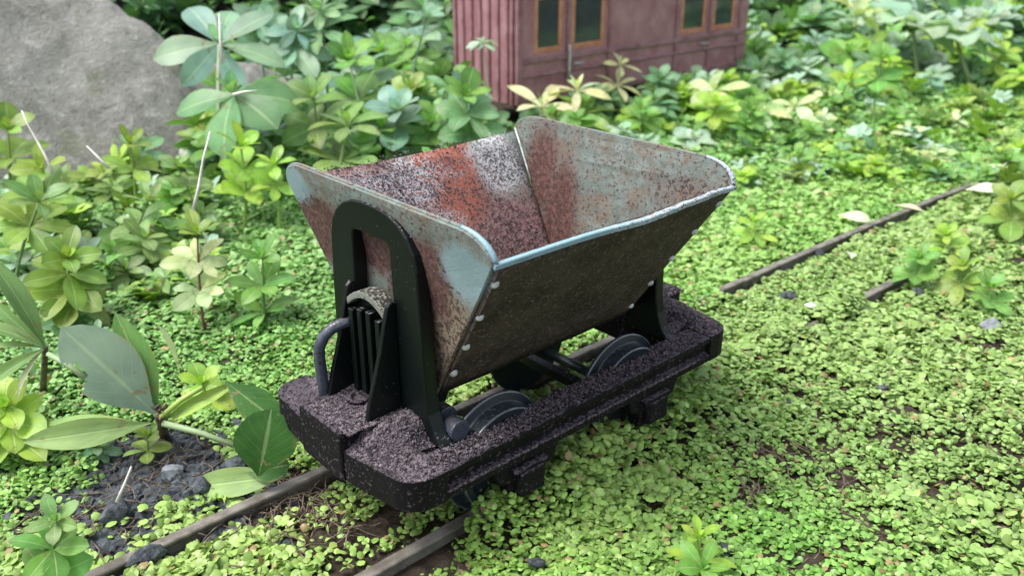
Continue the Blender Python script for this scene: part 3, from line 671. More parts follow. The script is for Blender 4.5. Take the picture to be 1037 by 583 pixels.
# ------------------------------------------------------------------ creeper carpet
BARE = [(165, 476, 74, 38, 1.0), (95, 532, 78, 36, .9), (255, 508, 60, 25, .5), (340, 530, 60, 26, .7), (250, 560, 60, 20, .4), (300, 500, 50, 18, .8),
        (770, 462, 45, 16, .42), (930, 440, 90, 26, .28), (990, 530, 80, 45, .34), (880, 560, 60, 30, .28), (760, 500, 40, 18, .34), (1010, 340, 50, 40, .3), (560, 355, 120, 70, .3), (420, 540, 45, 20, .3), (640, 520, 40, 14, .2), (950, 380, 60, 18, .2), (860, 480, 70, 18, .28)]
def build_creeper(N=730000):
    rmax = 118.0
    u = NR.random(N); rr = 6 + (rmax-6)*u**0.80
    az = np.radians(47.608)+NR.uniform(-.82, .82, N)
    x = CAM.x+rr*np.cos(az); y = CAM.y+rr*np.sin(az)
    keep = np.ones(N, bool); sz = np.empty(N); zz = np.empty(N); col = np.empty((N, 3)); lay = NR.random(N)
    for i in range(N):
        X, Y = x[i], y[i]; r_ = rr[i]
        if Y > 37 or (X > 27 and 29.5 < Y < 40) : keep[i] = False; continue
        g = ground_z(X, Y); px, py = project((X, Y, g))
        if px < -170 or px > 1300 or py > 680 or ((px < -20 or px > 1057) and lay[i] < .35): keep[i] = False; continue
        n1 = fbm(X, Y, .16, 2.2); n2 = fbm(X, Y, .55, 7.7); dens = 1.0 + .8*min(0, n2+.25)
        for bx, by, bw, bh, a in BARE:
            e = ((px-bx)/bw)**2+((py-by)/bh)**2
            if e < 1.4: dens -= a*min(1, (1.4-e)*1.3)*(1 if a > .8 else (1 + 1.6*n2))
        n3 = fbm(X, Y, 1.25, 4.4, 2); h = .30 + .20*n2 + .14*n1 + .22*n3 + .25*ss(6, 16, abs(Y)) + .12*math.sin(X*.35+1)*0
        c0 = cy(X)
        r1, r2 = abs(Y-c0-2.25), abs(Y-c0+2.25)
        if r1 < .45 and not (8.5 < X < 14.2):
            if r1 < .30 or lay[i] > .35: keep[i] = False; continue
        if X < -3.4 and Y < -1.6: h -= .40*ss(2.0, .5, r2)
        if r2 < .7:
            if X < -3.6+1.6*n2 or 17.6 < X < 23 or 13.0 < X < 14.2:
                if r2 < .32 or R.random() < .5: keep[i] = False; continue
            elif X > -3.6: h += .42*ss(.8, .1, r2)*ss(-3.8, -2.4, X)*(.45 if X < 5 else 1)
            if X > 23: h += .1
        if -5.6 < X < 6.6 and Y < 0:
            e2 = ss(-3.9, -3.2, Y)*ss(-1.2, -2.2, Y)*ss(-4.7, -3.7, X); h = h*(1-e2)+e2*(1.3+.2*n2+.1*n3)
        elif abs(X-WX) < 6.4 and abs(Y-WY) < 3.1: h = min(h, .75); dens *= .85
        if -7.5 < X < -5.8 and abs(Y) < 3: dens *= .25
        if px > 640 and py > 390 or X > 8 and Y < -4: dens -= .50*ss(.05, .5, -n3-.3*n2); h -= .12*ss(.0, .45, -n3-.3*n2)
        if R.random() > dens: keep[i] = False; continue
        far = ss(25, 70, r_)
        zz[i] = g + h*(.25+.75*lay[i]**.6) + R.uniform(-.05, .08)
        sz[i] = R.choice((.068, .08, .09, .105, .115, .13))*(1+1.5*far)*(.95+.35*ss(-.1, .4, n1))
        t = .5+.9*n1+R.uniform(-.35, .35); t = max(0, min(1, t)); v_ = R.uniform(.62, 1.22)
        yl = ss(22, 5, X+8)*.6*ss(10, 0, abs(Y)) + (.5 if R.random() < .09 else 0)
        cA = np.array((.165, .36, .065)); cB = np.array((.275, .45, .12)); cY = np.array((.35, .41, .11)); cC = np.array((.175, .36, .12))
        c = cA*(1-t)+cB*t; c = c*(1-yl*.6)+cY*yl*.6
        if Y > 4: q = .55*ss(4, 16, Y); c = c*(1-q)+cC*q
        if X > 3 and Y < 2: q = .55*ss(3, 14, X-Y*.4); c = c*(1-q)+np.array((.25, .34, .115))*q
        if R.random() < .03: c = np.array((.30, .22, .10))
        col[i] = c*v_
    x, y, zz, sz, col = x[keep], y[keep], zz[keep], sz[keep], col[keep]; n = len(x)
    NS = 7; a = np.arange(NS)*2*PI/NS
    ring = np.stack([np.cos(a), np.sin(a)*.9, np.zeros(NS)], 1); ring[0] *= .80
    cup = NR.uniform(-.62, -.15, n)
    base = np.concatenate([[[0, 0, 0]], ring]); P = np.repeat(base[None], n, 0)*sz[:, None, None]
    P[:, 1:, 2] += (cup*sz)[:, None] + NR.normal(0, .05, (n, NS))*sz[:, None]
    az = NR.uniform(0, 2*PI, n); tl = np.abs(NR.normal(0, .62, n)); td = NR.uniform(0, 2*PI, n)
    # rotate about z, then tilt about a random horizontal axis
    ca, sa = np.cos(az)[:, None], np.sin(az)[:, None]
    X = P[:, :, 0]*ca-P[:, :, 1]*sa; Y = P[:, :, 0]*sa+P[:, :, 1]*ca; Z = P[:, :, 2]
    kx, ky = np.cos(td)[:, None], np.sin(td)[:, None]; ct, st = np.cos(tl)[:, None], np.sin(tl)[:, None]
    dot = X*kx+Y*ky
    X2 = X*ct + ky*Z*st + kx*dot*(1-ct); Y2 = Y*ct - kx*Z*st + ky*dot*(1-ct); Z2 = Z*ct + (kx*Y-ky*X)*st
    V = np.stack([X2+x[:, None], Y2+y[:, None], Z2+zz[:, None]], 2).reshape(-1, 3)
    f = np.array([(0, 1+i, 1+(i+1) % NS) for i in range(NS)]); F = (f[None]+(NS+1)*np.arange(n)[:, None, None]).reshape(-1).astype(np.int32)
    m = bpy.data.meshes.new('creeper'); m.vertices.add(len(V)); m.vertices.foreach_set('co', V.reshape(-1)); m.loops.add(len(F)); m.loops.foreach_set('vertex_index', F)
    m.polygons.add(len(F)//3); m.polygons.foreach_set('loop_start', np.arange(0, len(F), 3, dtype=np.int32)); m.polygons.foreach_set('use_smooth', np.ones(len(F)//3, bool))
    m.update(calc_edges=True)
    at = m.color_attributes.new('tint', 'FLOAT_COLOR', 'POINT'); cc = np.ones((n, NS+1, 4)); cc[:, :, :3] = col[:, None, :]; cc[:, 0, :3] *= 1.08
    at.data.foreach_set('color', cc.reshape(-1)); m.materials.append(M['creeper'])
    o = bpy.data.objects.new('creeper_carpet', m); link(o); tag(o, 'carpet of tiny round bright green creeper leaves', 'ground cover', kind='stuff')
    print('creeper leaves', n)
build_creeper()
# fine dead stems lying in the thin patches
def debris():
    mb = MB()
    for bx, by, bw, bh, a in BARE:
        for _ in range(int(60*a)):
            P = on_ground(R.gauss(bx, bw*.5), R.gauss(by, bh*.5), .12)
            if P.x > -5.8 and abs(P.y) < 3.2 and P.x < 6.5: continue
            an = R.uniform(0, 2*PI); L = R.uniform(.5, 1.7); pts = []
            for j in range(5):
                an += R.uniform(-.5, .5); pts.append((P.x, P.y, P.z+.12+R.uniform(-.03, .12))); P = P+Vector((math.cos(an), math.sin(an), 0))*L/4
            mb.add(*((lambda t_: (t_.v, t_.f))(MB().tube(pts, R.uniform(.010, .024), 4))))
    o = mb.build('dead_stems', M['twig']); tag(o, 'thin brown dead stems tangled in the bare patches', 'plant litter', kind='stuff')
debris()
def thing_tube(name, pix, r_, mat, label, cat, lift=.4, depth_from=None):
    B = on_ground(*pix[0], lift) if depth_from is None else depth_from
    pts = [at_depth(px, py, B)+FW*0.0 for px, py in pix]
    org = pts[0]; pts = [p-org for p in pts]
    o = MB().tube(pts, [r_*(1-.5*i/(len(pts)-1)) for i in range(len(pts))], 6).build(name, mat, None, smooth=True, loc=org); tag(o, label, cat); return o

# ------------------------------------------------------------------ leafy plants
def leaf_mesh(name, wide=.42, obov=.62, droop=.35, fold=.25, tip=1.0, n=8, mat='leaf', wav=.0):
    """unit-length leaf along +X; widest at OBOV of its length"""
    V = []; Fc = []; UV = []; cols = 5
    for i in range(n+1):
        t = i/n
        if t < obov: wd = math.sin(t/obov*PI/2)**1.15
        else: wd = math.cos((t-obov)/(1-obov)*PI/2)**(.62*tip)
        wd = max(wd*wide*.5, .018 if t < .5 else .004)
        x = t - .12*droop*t*t; z0 = .28*math.sin(t*1.6)*.35 - droop*.55*t*t
        for j in range(cols):
            s = (j/(cols-1)-.5)*2
            z = z0 + fold*abs(s)*wd*(1-.35*abs(s)) + wav*math.sin(t*11+s*2)*abs(s)*.05
            V.append((x, s*wd, z)); UV.append((j/(cols-1), t))
    for i in range(n):
        for j in range(cols-1):
            a = i*cols+j; Fc.append((a, a+cols, a+cols+1, a+1))
    m = mesh_of(name, V, Fc, M[mat], True)
    uv = m.uv_layers.new(name='UVMap')
    for lp_ in m.loops: uv.data[lp_.index].uv = UV[lp_.vertex_index]
    return m
LM = {'w': [leaf_mesh('leaf', .40, .62, d, .3) for d in (.12, .3, .5)],
      'b': [leaf_mesh('leaf', .52, .60, d, .25) for d in (.2, .4)],
      'n': [leaf_mesh('leaf', .27, .58, d, .3, 1.25) for d in (.25, .5)],
      'r': [leaf_mesh('leaf', .78, .50, .25, .15, .8)],
      'wr': [leaf_mesh('leaf', .62, .48, .5, .5, 1.1, 10, 'leaf', 1.0)]}
COL = {'yg': (.20, .31, .055), 'g': (.135, .30, .060), 'bg': (.135, .275, .13), 'pale': (.45, .55, .28), 'dk': (.06, .145, .05), 'blue': (.19, .33, .25), 'lime': (.26, .43, .06),
       'var': (.54, .57, .32), 'pb': (.30, .44, .32), 'mid': (.165, .28, .085)}
def jit(c, a=.12):
    k_ = 1+R.uniform(-a, a)*1.3; return (c[0]*k_*(1+R.uniform(-a, a)), c[1]*k_, c[2]*k_*(1+R.uniform(-a, a)), 1)
def add_leaf(plant, mesh, org, az, el, L, col, roll=0.0, wide=1.0, name='leaf', tilt=None):
    o = bpy.data.objects.new(name, mesh); o.location = org
    rm = Euler((roll, -el, az), 'XYZ').to_matrix()
    if tilt is not None: rm = tilt @ rm
    o.rotation_euler = rm.to_euler(); o.scale = (L, L*wide, L); o.color = col
    link(o, plant); return o
def whorl_plant(base, top, L, tiers=2, n=6, color='yg', kind='w', label=None, group=None, name='leafy_plant', stemcol=None, twocol=None, stem_r=None, cat='plant', open_=.25, sp=None, lean=None):
    base = Vector(base); top = Vector(top); p = empty(name, base); tag(p, label, cat, group)
    H = top-base; side = Vector((R.uniform(-1, 1), R.uniform(-1, 1), 0))*H.length*.06
    pts = [H*t + side*math.sin(t*PI) for t in np.linspace(0, 1, 6)]
    sr = stem_r or max(.05, L*.045)
    s = MB().tube(pts, [sr*(1-.45*t) for t in np.linspace(0, 1, 6)], 6).build('stem', M['stem'], p, smooth=True); s.color = (*(stemcol or tuple(.75*c for c in COL[color])), 1)
    sp = sp or min(.9*L/max(.2, H.length), .55)
    az0 = R.uniform(0, 6); td = math.atan2(CAM.y-base.y, CAM.x-base.x)+R.uniform(-.7, .7)
    tilt = Matrix.Rotation(lean if lean is not None else R.uniform(.12, .62), 3, Vector((-math.sin(td), math.cos(td), 0)))
    for t in range(tiers):
        f = 1-t*sp/max(1, 1)*.8
        if f < .12: break
        org = H*f + side*math.sin(f*PI); last = t == 0
        nn = n if not last else max(4, n-1)
        az0 += .5
        for q in range(nn):
            az = az0+2*PI*q/nn+R.uniform(-.22, .22)
            el = (R.uniform(.5, .95) if last else R.uniform(-.05, .4)) + (open_ if last else 0)*-.8
            l_ = L*(.78 if last and tiers > 1 else 1)*R.uniform(.8, 1.12)
            c = COL[color] if (twocol is None or t == 0) else COL[twocol]
            add_leaf(p, R.choice(LM[kind]), org, az, el, l_, jit(c, .16), R.uniform(-.45, .45), R.uniform(.85, 1.3), tilt=tilt)
        if last:   # bud in the heart
            for q in range(3): add_leaf(p, LM[kind][0], org, az0+q*2.1, 1.15, L*.38, jit(tuple(min(1, c*1.25) for c in COL[color])), tilt=tilt)
    return p
def px_plant(bx, by, tx, ty, lpx, **kw):
    lift = kw.pop('lift', .1); B = on_ground(bx, by, lift); T = at_depth(tx, ty, B); dep = (B-CAM).dot(FW)
    return whorl_plant((B.x, B.y, ground_z(B.x, B.y)-.1), T, 1.12*lpx*dep/F_PX, **kw)
PX = [  # base, top, leaf length in the photograph's pixels, settings, label
 (208,345, 200,238, 33, dict(tiers=3,n=7,color='yg',twocol='pale',stemcol=(.12,.05,.04),sp=.33), 'yellow green rosette plant with dark red stem beside the wagon arch'),
 (270,335, 266,262, 33, dict(tiers=3,n=6,color='g',twocol='g',sp=.45), 'fresh green three tiered plant between red stemmed rosette and hopper'),
 (85,345, 68,262, 42, dict(tiers=4,n=6,color='yg',kind='b',sp=.22), 'dense olive yellow rosette plant with broad overlapping leaves'),
 (12,300, 40,205, 40, dict(tiers=2,n=7,color='mid',twocol='yg',sp=.3), 'leaning plant with thick pale stem and drooping fan of leaves'),
 (60,250, 44,172, 36, dict(tiers=2,n=5,color='yg',kind='b'), 'upright yellow green bud cluster next to the curved white straw'),
 (118,268, 150,205, 30, dict(tiers=2,n=6,color='mid'), 'olive rosette below the stone slab, right of the bud cluster'),
 (135,230, 131,147, 30, dict(tiers=2,n=6,color='yg'), 'small yellow green rosette standing against the stone slab'),
 (246,240, 244,150, 34, dict(tiers=3,n=6,color='lime',kind='b',sp=.3), 'bright lime rosette in front of the mossy ledge'),
 (282,245, 277,168, 28, dict(tiers=2,n=6,color='lime'), 'lime rosette touching the raised corner of the hopper'),
 (10,215, 8,132, 36, dict(tiers=2,n=6,color='yg',kind='b'), 'yellow green rosette at the edge of the stone slab'),
 (58,640, 57,528, 36, dict(tiers=3,n=6,color='mid',twocol='g',kind='b',sp=.3), 'lowest green rosette growing at the bare gravel'),
 (706,592, 706,545, 32, dict(tiers=2,n=6,color='lime',twocol='lime'), 'pale lime rosette at the bottom of the creeper carpet'),
 (722,625, 712,575, 34, dict(tiers=1,n=6,color='g'), 'fresh green rosette just below the pale lime one'),
 (12,470, 8,412, 42, dict(tiers=3,n=6,color='lime',kind='b',sp=.3), 'lime rosette under the long narrow leaves'),
 (215,420, 205,388, 30, dict(tiers=2,n=6,color='lime',kind='b'), 'pale shoot rosette beside the round dark green leaf'),
 (150,470, 150,442, 22, dict(tiers=2,n=5,color='yg',kind='b'), 'small olive rosette under the branching of the glossy shrub'),
 (925,300, 932,262, 24, dict(tiers=2,n=6,color='g',kind='b'), 'round leaved rosette over the end of the uncovered near rail'),
 (972,305, 976,270, 26, dict(tiers=2,n=6,color='yg',kind='b'), 'broad leaved rosette right beside the near rail rosette'),
 (1003,318, 1002,292, 24, dict(tiers=2,n=6,color='g',kind='b'), 'bushy rosette with blue green lower leaves above grey pebble'),
 (1026,250, 1024,202, 28, dict(tiers=2,n=6,color='yg',kind='b'), 'olive rosette between the two rails at their far end'),
 (962,270, 958,238, 20, dict(tiers=2,n=6,color='lime',kind='b'), 'small lime rosette between the rails behind the broad leaved one'),
 (765,250, 764,226, 22, dict(tiers=2,n=6,color='lime'), 'pale rosette on thin stem behind the hopper far corner'),
 (815,185, 808,160, 28, dict(tiers=3,n=6,color='g',twocol='pb'), 'tall green plant with bluish lower leaves behind the far rail'),
 (733,128, 724,92, 30, dict(tiers=1,n=6,color='pale',open_=.9), 'whitish star shaped rosette beside the maroon coach'),
 (775,143, 772,115, 26, dict(tiers=1,n=7,color='pale',open_=.9), 'pale cream rosette, larger of the joined pair beyond the hopper'),
 (812,136, 805,108, 24, dict(tiers=1,n=6,color='pale',open_=.9), 'pale cream rosette, smaller of the joined pair beyond the hopper'),
 (590,150, 585,92, 44, dict(tiers=2,n=7,color='var',kind='n',open_=.9,twocol='yg'), 'cream and green variegated plant in front of coach window'),
 (628,122, 628,66, 26, dict(tiers=2,n=6,color='var',kind='n',open_=.6), 'cream tipped shoot against the lower panel of the coach'),
 (540,155, 548,108, 42, dict(tiers=1,n=6,color='var',kind='n',open_=.9), 'variegated leaves spreading above the back rim of the hopper'),
 (500,150, 489,44, 17, dict(tiers=1,n=9,color='pb',kind='w',open_=.9), 'small blue green star rosette against the coach end'),
 (480,200, 470,98, 36, dict(tiers=4,n=6,color='g',twocol='bg',kind='b',sp=.22), 'bushy mid green plant standing at the coach end'),
 (420,170, 425,95, 30, dict(tiers=3,n=6,color='g',kind='b',sp=.25), 'green plant with layered leaves above the hopper back rim'),
 (447,180, 440,118, 32, dict(tiers=3,n=6,color='g',twocol='bg',kind='b',sp=.25), 'low dense green plant just behind the hopper back rim'),
 (232,195, 222,45, 66, dict(tiers=1,n=8,color='blue',open_=1.0,lean=.85,stemcol=(.3,.35,.25)), 'big blue green umbrella of leaves overhanging the stone slab'),
 (246,215, 237,96, 62, dict(tiers=1,n=7,color='bg',kind='b',open_=1.3,lean=.5), 'big drooping blue green whorl below the leaf umbrella'),
 (278,165, 262,22, 38, dict(lean=.7,tiers=2,n=8,color='blue',sp=.15,open_=.7), 'blue grey rosette high beside the leaf umbrella'),
 (300,165, 300,32, 38, dict(lean=.7,tiers=2,n=8,color='blue',sp=.15,open_=.7), 'blue grey rosette, the middle one of the high trio'),
 (335,165, 325,12, 40, dict(lean=.7,tiers=2,n=8,color='bg',sp=.15,open_=.7), 'blue green rosette topping the high trio behind the ledge'),
 (345,210, 352,128, 48, dict(tiers=2,n=7,color='mid',kind='w',open_=.7,stemcol=(.28,.38,.15)), 'tall plant with long mid green leaves above the left hopper rim'),
 (395,190, 385,132, 42, dict(tiers=3,n=6,color='g',kind='w',sp=.3,open_=.5), 'spreading green plant over the middle of the hopper rim'),
 (378,185, 353,62, 40, dict(tiers=2,n=6,color='g',kind='b',sp=.4,stemcol=(.3,.42,.2)), 'tall plant with pale thick stem before the dark hollow'),
 (400,165, 432,18, 30, dict(tiers=2,n=7,color='blue',kind='w',sp=.18,open_=.6), 'silvery blue rosette on a tall stem in the dark hollow'),
 (330,200, 318,100, 36, dict(tiers=2,n=6,color='mid',kind='b'), 'mid green plant with rounded leaves in front of the ledge'),
 (205,265, 180,170, 26, dict(tiers=2,n=5,color='mid',kind='b'), 'small dull green plant next to the straight white straw'),
 (895,180, 893,60, 26, dict(tiers=2,n=6,color='g',kind='b'), 'green plant under the large wrinkled blue green leaves'),
]
for bx, by, tx, ty, l_, kw, lab in PX: px_plant(bx, by, tx, ty, l_, label=lab, name='leafy_plant', **kw)

# ---- background fill: clumps of like plants, as thick as in the photograph
occupied = []
MARKS = [(60, 60, 'upper stone slab'), (150, 60, 'rounded stone slab end'), (222, 45, 'leaf umbrella'), (237, 100, 'drooping blue green whorl'), (300, 40, 'high blue grey trio'), (330, 95, 'mossy ledge'),
 (385, 60, 'dark hollow'), (352, 128, 'long leaved plant'), (400, 135, 'middle of hopper rim'), (432, 20, 'silvery rosette'), (470, 98, 'coach end'), (500, 30, 'corner of the coach'), (548, 108, 'variegated plant'),
 (628, 80, 'cream tipped shoot'), (690, 90, 'second coach window pair'), (724, 92, 'star shaped rosette'), (755, 40, 'far end of the coach'), (785, 112, 'joined cream rosettes'), (808, 160, 'tall plant past the rail'),
 (868, 20, 'curling white leaves'), (925, 30, 'largest wrinkled leaves'), (893, 70, 'sprig under wrinkled leaves'), (848, 215, 'fallen cream leaf'), (975, 185, 'whitish leaf amid rails'), (1020, 60, 'smaller wrinkled plant'),
 (940, 130, 'open bed past the rail'), (870, 130, 'gap behind cream rosettes'), (1020, 140, 'far rail end'), (40, 150, 'curved white straw'), (95, 160, 'short white straw'), (131, 147, 'rosette against slab'), (205, 170, 'straight white straw'),
 (44, 172, 'yellow green bud cluster'), (70, 260, 'olive rosette plant'), (150, 210, 'olive rosette below slab'), (200, 250, 'red stemmed rosette'), (246, 150, 'lime rosette by the ledge'), (10, 430, 'lime rosette below narrow leaves'), (100, 380, 'bitten glossy leaf')]
WORDS = {'yg': 'yellow green', 'g': 'fresh green', 'bg': 'blue green', 'pale': 'cream green', 'dk': 'dark green', 'blue': 'silvery blue', 'lime': 'lime green', 'pb': 'pale minty', 'mid': 'mid green'}
used_labels = {}
def describe(top, hp, ck, lp):
    x, y = project(top); near = sorted(MARKS, key=lambda m: math.hypot(m[0]-x, (m[1]-y)*1.3))
    size = ('low', 'knee high', 'tall')[0 if hp < 26 else 1 if hp < 60 else 2]; size = 'short' if size == 'knee high' else size
    lf = 'small' if lp < 20 else 'broad' if lp > 32 else 'medium'
    for m in near[:5]:
        rel = 'beside' if abs(x-m[0]) > abs(y-m[1]) else ('behind' if y < m[1] else 'in front of')
        for q in ('%s %s plant with %s leaves %s the %s' % (size, WORDS[ck], lf, rel, m[2]), '%s %s plant with %s leaves near the %s' % (size, WORDS[ck], lf, m[2])):
            if q not in used_labels: used_labels[q] = 1; return q
    return '%s %s plant with %s leaves close to the %s' % (size, WORDS[ck], lf, near[0][2])
def scatter(n, region, hpx, lpx, cols, label, group, kinds=('w', 'b'), tiers=(2, 3), seed=1, lift=.1, mind=10):
    rr = random.Random(seed); k_ = 0; tries = 0
    while k_ < n and tries < n*30:
        tries += 1
        bx, by = region(rr)
        B = on_ground(bx, by, lift)
        if 26.5 < B.x < 58.5 and B.y > 28.6 and B.y < 41: continue
        if any((B-q).length < m_ for q, m_ in occupied): continue
        dep = (B-CAM).dot(FW); h = rr.uniform(*hpx)*dep/F_PX; L = rr.uniform(*lpx)*dep/F_PX
        occupied.append((B.copy(), mind*dep/F_PX))
        top = B+Vector((rr.uniform(-.25, .25)*h, rr.uniform(-.25, .25)*h, h)); qx, qy = project(top)
        if (qx < 188 and qy < 142) or (246 < qx < 345 and 48 < qy < 104) or (qx < 330 and qy < 40): continue
        if 26.2 < top.x < 58.5 and top.y > 28.3 and top.y < 41: continue
        ck = rr.choice(cols)
        whorl_plant((B.x, B.y, ground_z(B.x, B.y)-.1), top, L, tiers=rr.choice(tiers), n=rr.choice((5, 6, 6, 7)), color=ck, kind=rr.choice(kinds), label=describe(top, h*F_PX/dep, ck, L*F_PX/dep), group=group, sp=rr.uniform(.2, .4), open_=rr.uniform(.2, .8)); k_ += 1
def rect(x0, x1, y0, y1, ymid=None): return lambda rr: (rr.uniform(x0, x1), rr.uniform(y0, y1))
scatter(40, rect(200, 480, 100, 190), (28, 78), (24, 44), ['g', 'bg', 'mid', 'g', 'g', 'blue', 'yg'], 'one of the green plants crowding behind the hopper back rim', 'green plants crowding behind the hopper', seed=3, mind=16)
scatter(30, rect(340, 520, 20, 100), (25, 60), (28, 46), ['bg', 'dk', 'blue', 'bg'], 'dark blue green plant in the shady hollow behind the ledge', 'blue green plants in the shady hollow', seed=4, mind=16)
scatter(22, rect(560, 762, 104, 122), (16, 30), (16, 26), ['g', 'pb', 'bg', 'lime', 'g'], '', 'low green plants at the foot of the coach', seed=15, mind=9)
scatter(26, rect(470, 760, 112, 160), (12, 40), (16, 28), ['g', 'lime', 'bg', 'g', 'pb'], 'low green plant at the foot of the maroon coach', 'low green plants at the foot of the coach', seed=5, mind=12)
scatter(68, rect(745, 1045, 12, 105), (12, 32), (19, 34), ['bg', 'g', 'pb', 'bg', 'blue', 'lime', 'pb'], 'blue green plant in the thick bed beyond the coach end', 'blue green plants in the bed beyond the coach', seed=6, mind=13)
scatter(34, rect(745, 1045, 85, 190), (5, 18), (11, 23), ['g', 'lime', 'g', 'yg', 'pale'], 'small light green plant among creeper behind the far rail', 'small light green plants behind the far rail', seed=7, mind=11)
scatter(20, rect(0, 230, 185, 300), (14, 42), (20, 36), ['mid', 'g', 'yg', 'bg', 'pb'], 'dull green plant at the foot of the stone slab', 'dull green plants at the foot of the stone slab', seed=8, mind=16)
scatter(10, rect(0, 110, 320, 470), (8, 26), (20, 32), ['g', 'mid', 'bg'], 'low green sprig under the glossy narrow leaves', 'low green sprigs under the glossy leaves', seed=9, mind=16)

def herb_mass(name, label, count, pick, hrange, lrange, cols, seed):
    rr = random.Random(seed); V = []; Fc = []; T = []; base = [((x_, y_, z_)) for x_, y_, z_ in [tuple(v.co) for v in LSM.vertices]]; fs = [tuple(p.vertices) for p in LSM.polygons]
    for _ in range(count):
        q = pick(rr)
        if q is None: continue
        B, sc = q
        h = rr.uniform(*hrange)*sc; L = rr.uniform(*lrange)*sc; c0 = COL[rr.choice(cols)]; n = rr.choice((5, 6, 7)); az0 = rr.uniform(0, 6); td = rr.uniform(0, 6)
        tl = Matrix.Rotation(rr.uniform(.1, .7), 3, Vector((math.cos(td), math.sin(td), 0)))
        for t in range(2):
            O = B+Vector((0, 0, h*(1-.4*t)))
            for k_ in range(n):
                m = tl @ Euler((rr.uniform(-.4, .4), -rr.uniform(-.1, .7), az0+t*.5+k_*2*PI/n), 'XYZ').to_matrix(); l_ = L*rr.uniform(.7, 1.15); b0 = len(V)
                V += [O+m@(Vector(p)*l_) for p in base]; Fc += [tuple(a+b0 for a in f) for f in fs]; v_ = rr.uniform(.8, 1.2); T += [(c0[0]*v_*rr.uniform(.9, 1.1), c0[1]*v_, c0[2]*v_, 1)]*len(base)
    m = bpy.data.meshes.new(name); m.from_pydata([tuple(v) for v in V], [], Fc); m.update(); m.materials.append(M['creeper']); m.polygons.foreach_set('use_smooth', [True]*len(m.polygons))
    at = m.color_attributes.new('tint', 'FLOAT_COLOR', 'POINT'); at.data.foreach_set('color', np.array(T, float).reshape(-1))
    o = bpy.data.objects.new(name, m); link(o); tag(o, label, 'undergrowth', kind='stuff')
LSM = leaf_mesh('small_leaf', .46, .6, .3, .25, 1.0, 4)
def pick_px(x0, x1, y0, y1):
    def f(rr):
        B = on_ground(rr.uniform(x0, x1), rr.uniform(y0, y1), .1)
        if 26 < B.x < 59 and 28.4 < B.y < 41: return None
        return B, (B-CAM).dot(FW)/F_PX
    return f
def pick_bank(rr):
    x, y = rr.uniform(-16, 48), rr.uniform(43, 66); B = Vector((x, y, ground_z(x, y)))
    return B, 70/F_PX
herb_mass('small_herbs', 'mass of small light green herbs behind the far rail', 170, pick_px(745, 1045, 70, 195), (4, 16), (9, 20), ['g', 'lime', 'g', 'yg', 'pale', 'pb', 'bg'], 31)
herb_mass('small_herbs', 'mass of blue green herbs in the bed past the coach', 110, pick_px(745, 1045, 5, 80), (8, 26), (16, 28), ['bg', 'pb', 'blue', 'g'], 32)
herb_mass('low_herbs', 'mass of pale lime and mint herbs below the stone slab', 85, pick_px(0, 235, 180, 315), (6, 34), (15, 28), ['g', 'lime', 'pb', 'mid', 'g', 'yg'], 34)
herb_mass('low_herbs', 'mass of fresh green herbs behind the hopper back rim', 80, pick_px(200, 480, 95, 200), (15, 60), (15, 28), ['g', 'lime', 'bg', 'g', 'pb'], 35)
herb_mass('bank_undergrowth', 'undergrowth with leaves darkened for shade covering the bank behind the stones', 420, pick_bank, (10, 42), (20, 38), ['dk', 'dk', 'dk', 'bg', 'dk', 'g'], 33)  # dark leaf colours stand in for the shade of the hollow
# ---- wrinkled large leaves, upper right
def big_leaf_plant(base_px, top_px, leaves, label, kind='wr', color='pb', mat=None):
    B = on_ground(*base_px, .1); p = empty('broad_leaf_plant', (B.x, B.y, ground_z(B.x, B.y))); tag(p, label, 'plant'); T = at_depth(*top_px, B); dep = (B-CAM).dot(FW)
    loc = Vector(p.location)
    s = MB().tube([Vector((0, 0, 0)), (T-loc)*.5+Vector((.2, .1, 0)), T-loc], [.25, .2, .12], 6).build('stem', M['stem'], p, smooth=True); s.color = (.2, .28, .12, 1)
    for az, el, lpx, wd in leaves: add_leaf(p, LM[kind][0], T-loc, az, el, lpx*dep/F_PX, jit(COL[color]), R.uniform(-.3, .3), wd)
    return p
big_leaf_plant((930, 90), (925, 28), [(3.9, .1, 62, 1.1), (5.2, .0, 70, 1.2), (.2, .3, 60, 1.2), (1.8, .6, 55, 1.1), (2.9, .3, 60, 1.0), (4.6, -.3, 55, .9)], 'plant with large pale wrinkled blue green leaves in the far bed')
big_leaf_plant((985, 95), (968, 38), [(3.7, .1, 50, 1.1), (5.4, -.1, 55, 1.2), (.4, .3, 50, 1.1), (2.4, .5, 50, 1.1), (4.7, -.3, 40, .9)], 'smaller wrinkled leaf plant beside the largest pale leaves')
big_leaf_plant((855, 75), (868, 15), [(3.9, .2, 40, .7), (5.0, .1, 40, .8), (.3, .5, 40, .8), (2.0, .6, 36, .8), (4.5, -.4, 36, .7)], 'white edged leaves curling beside the wrinkled plant', color='pale')

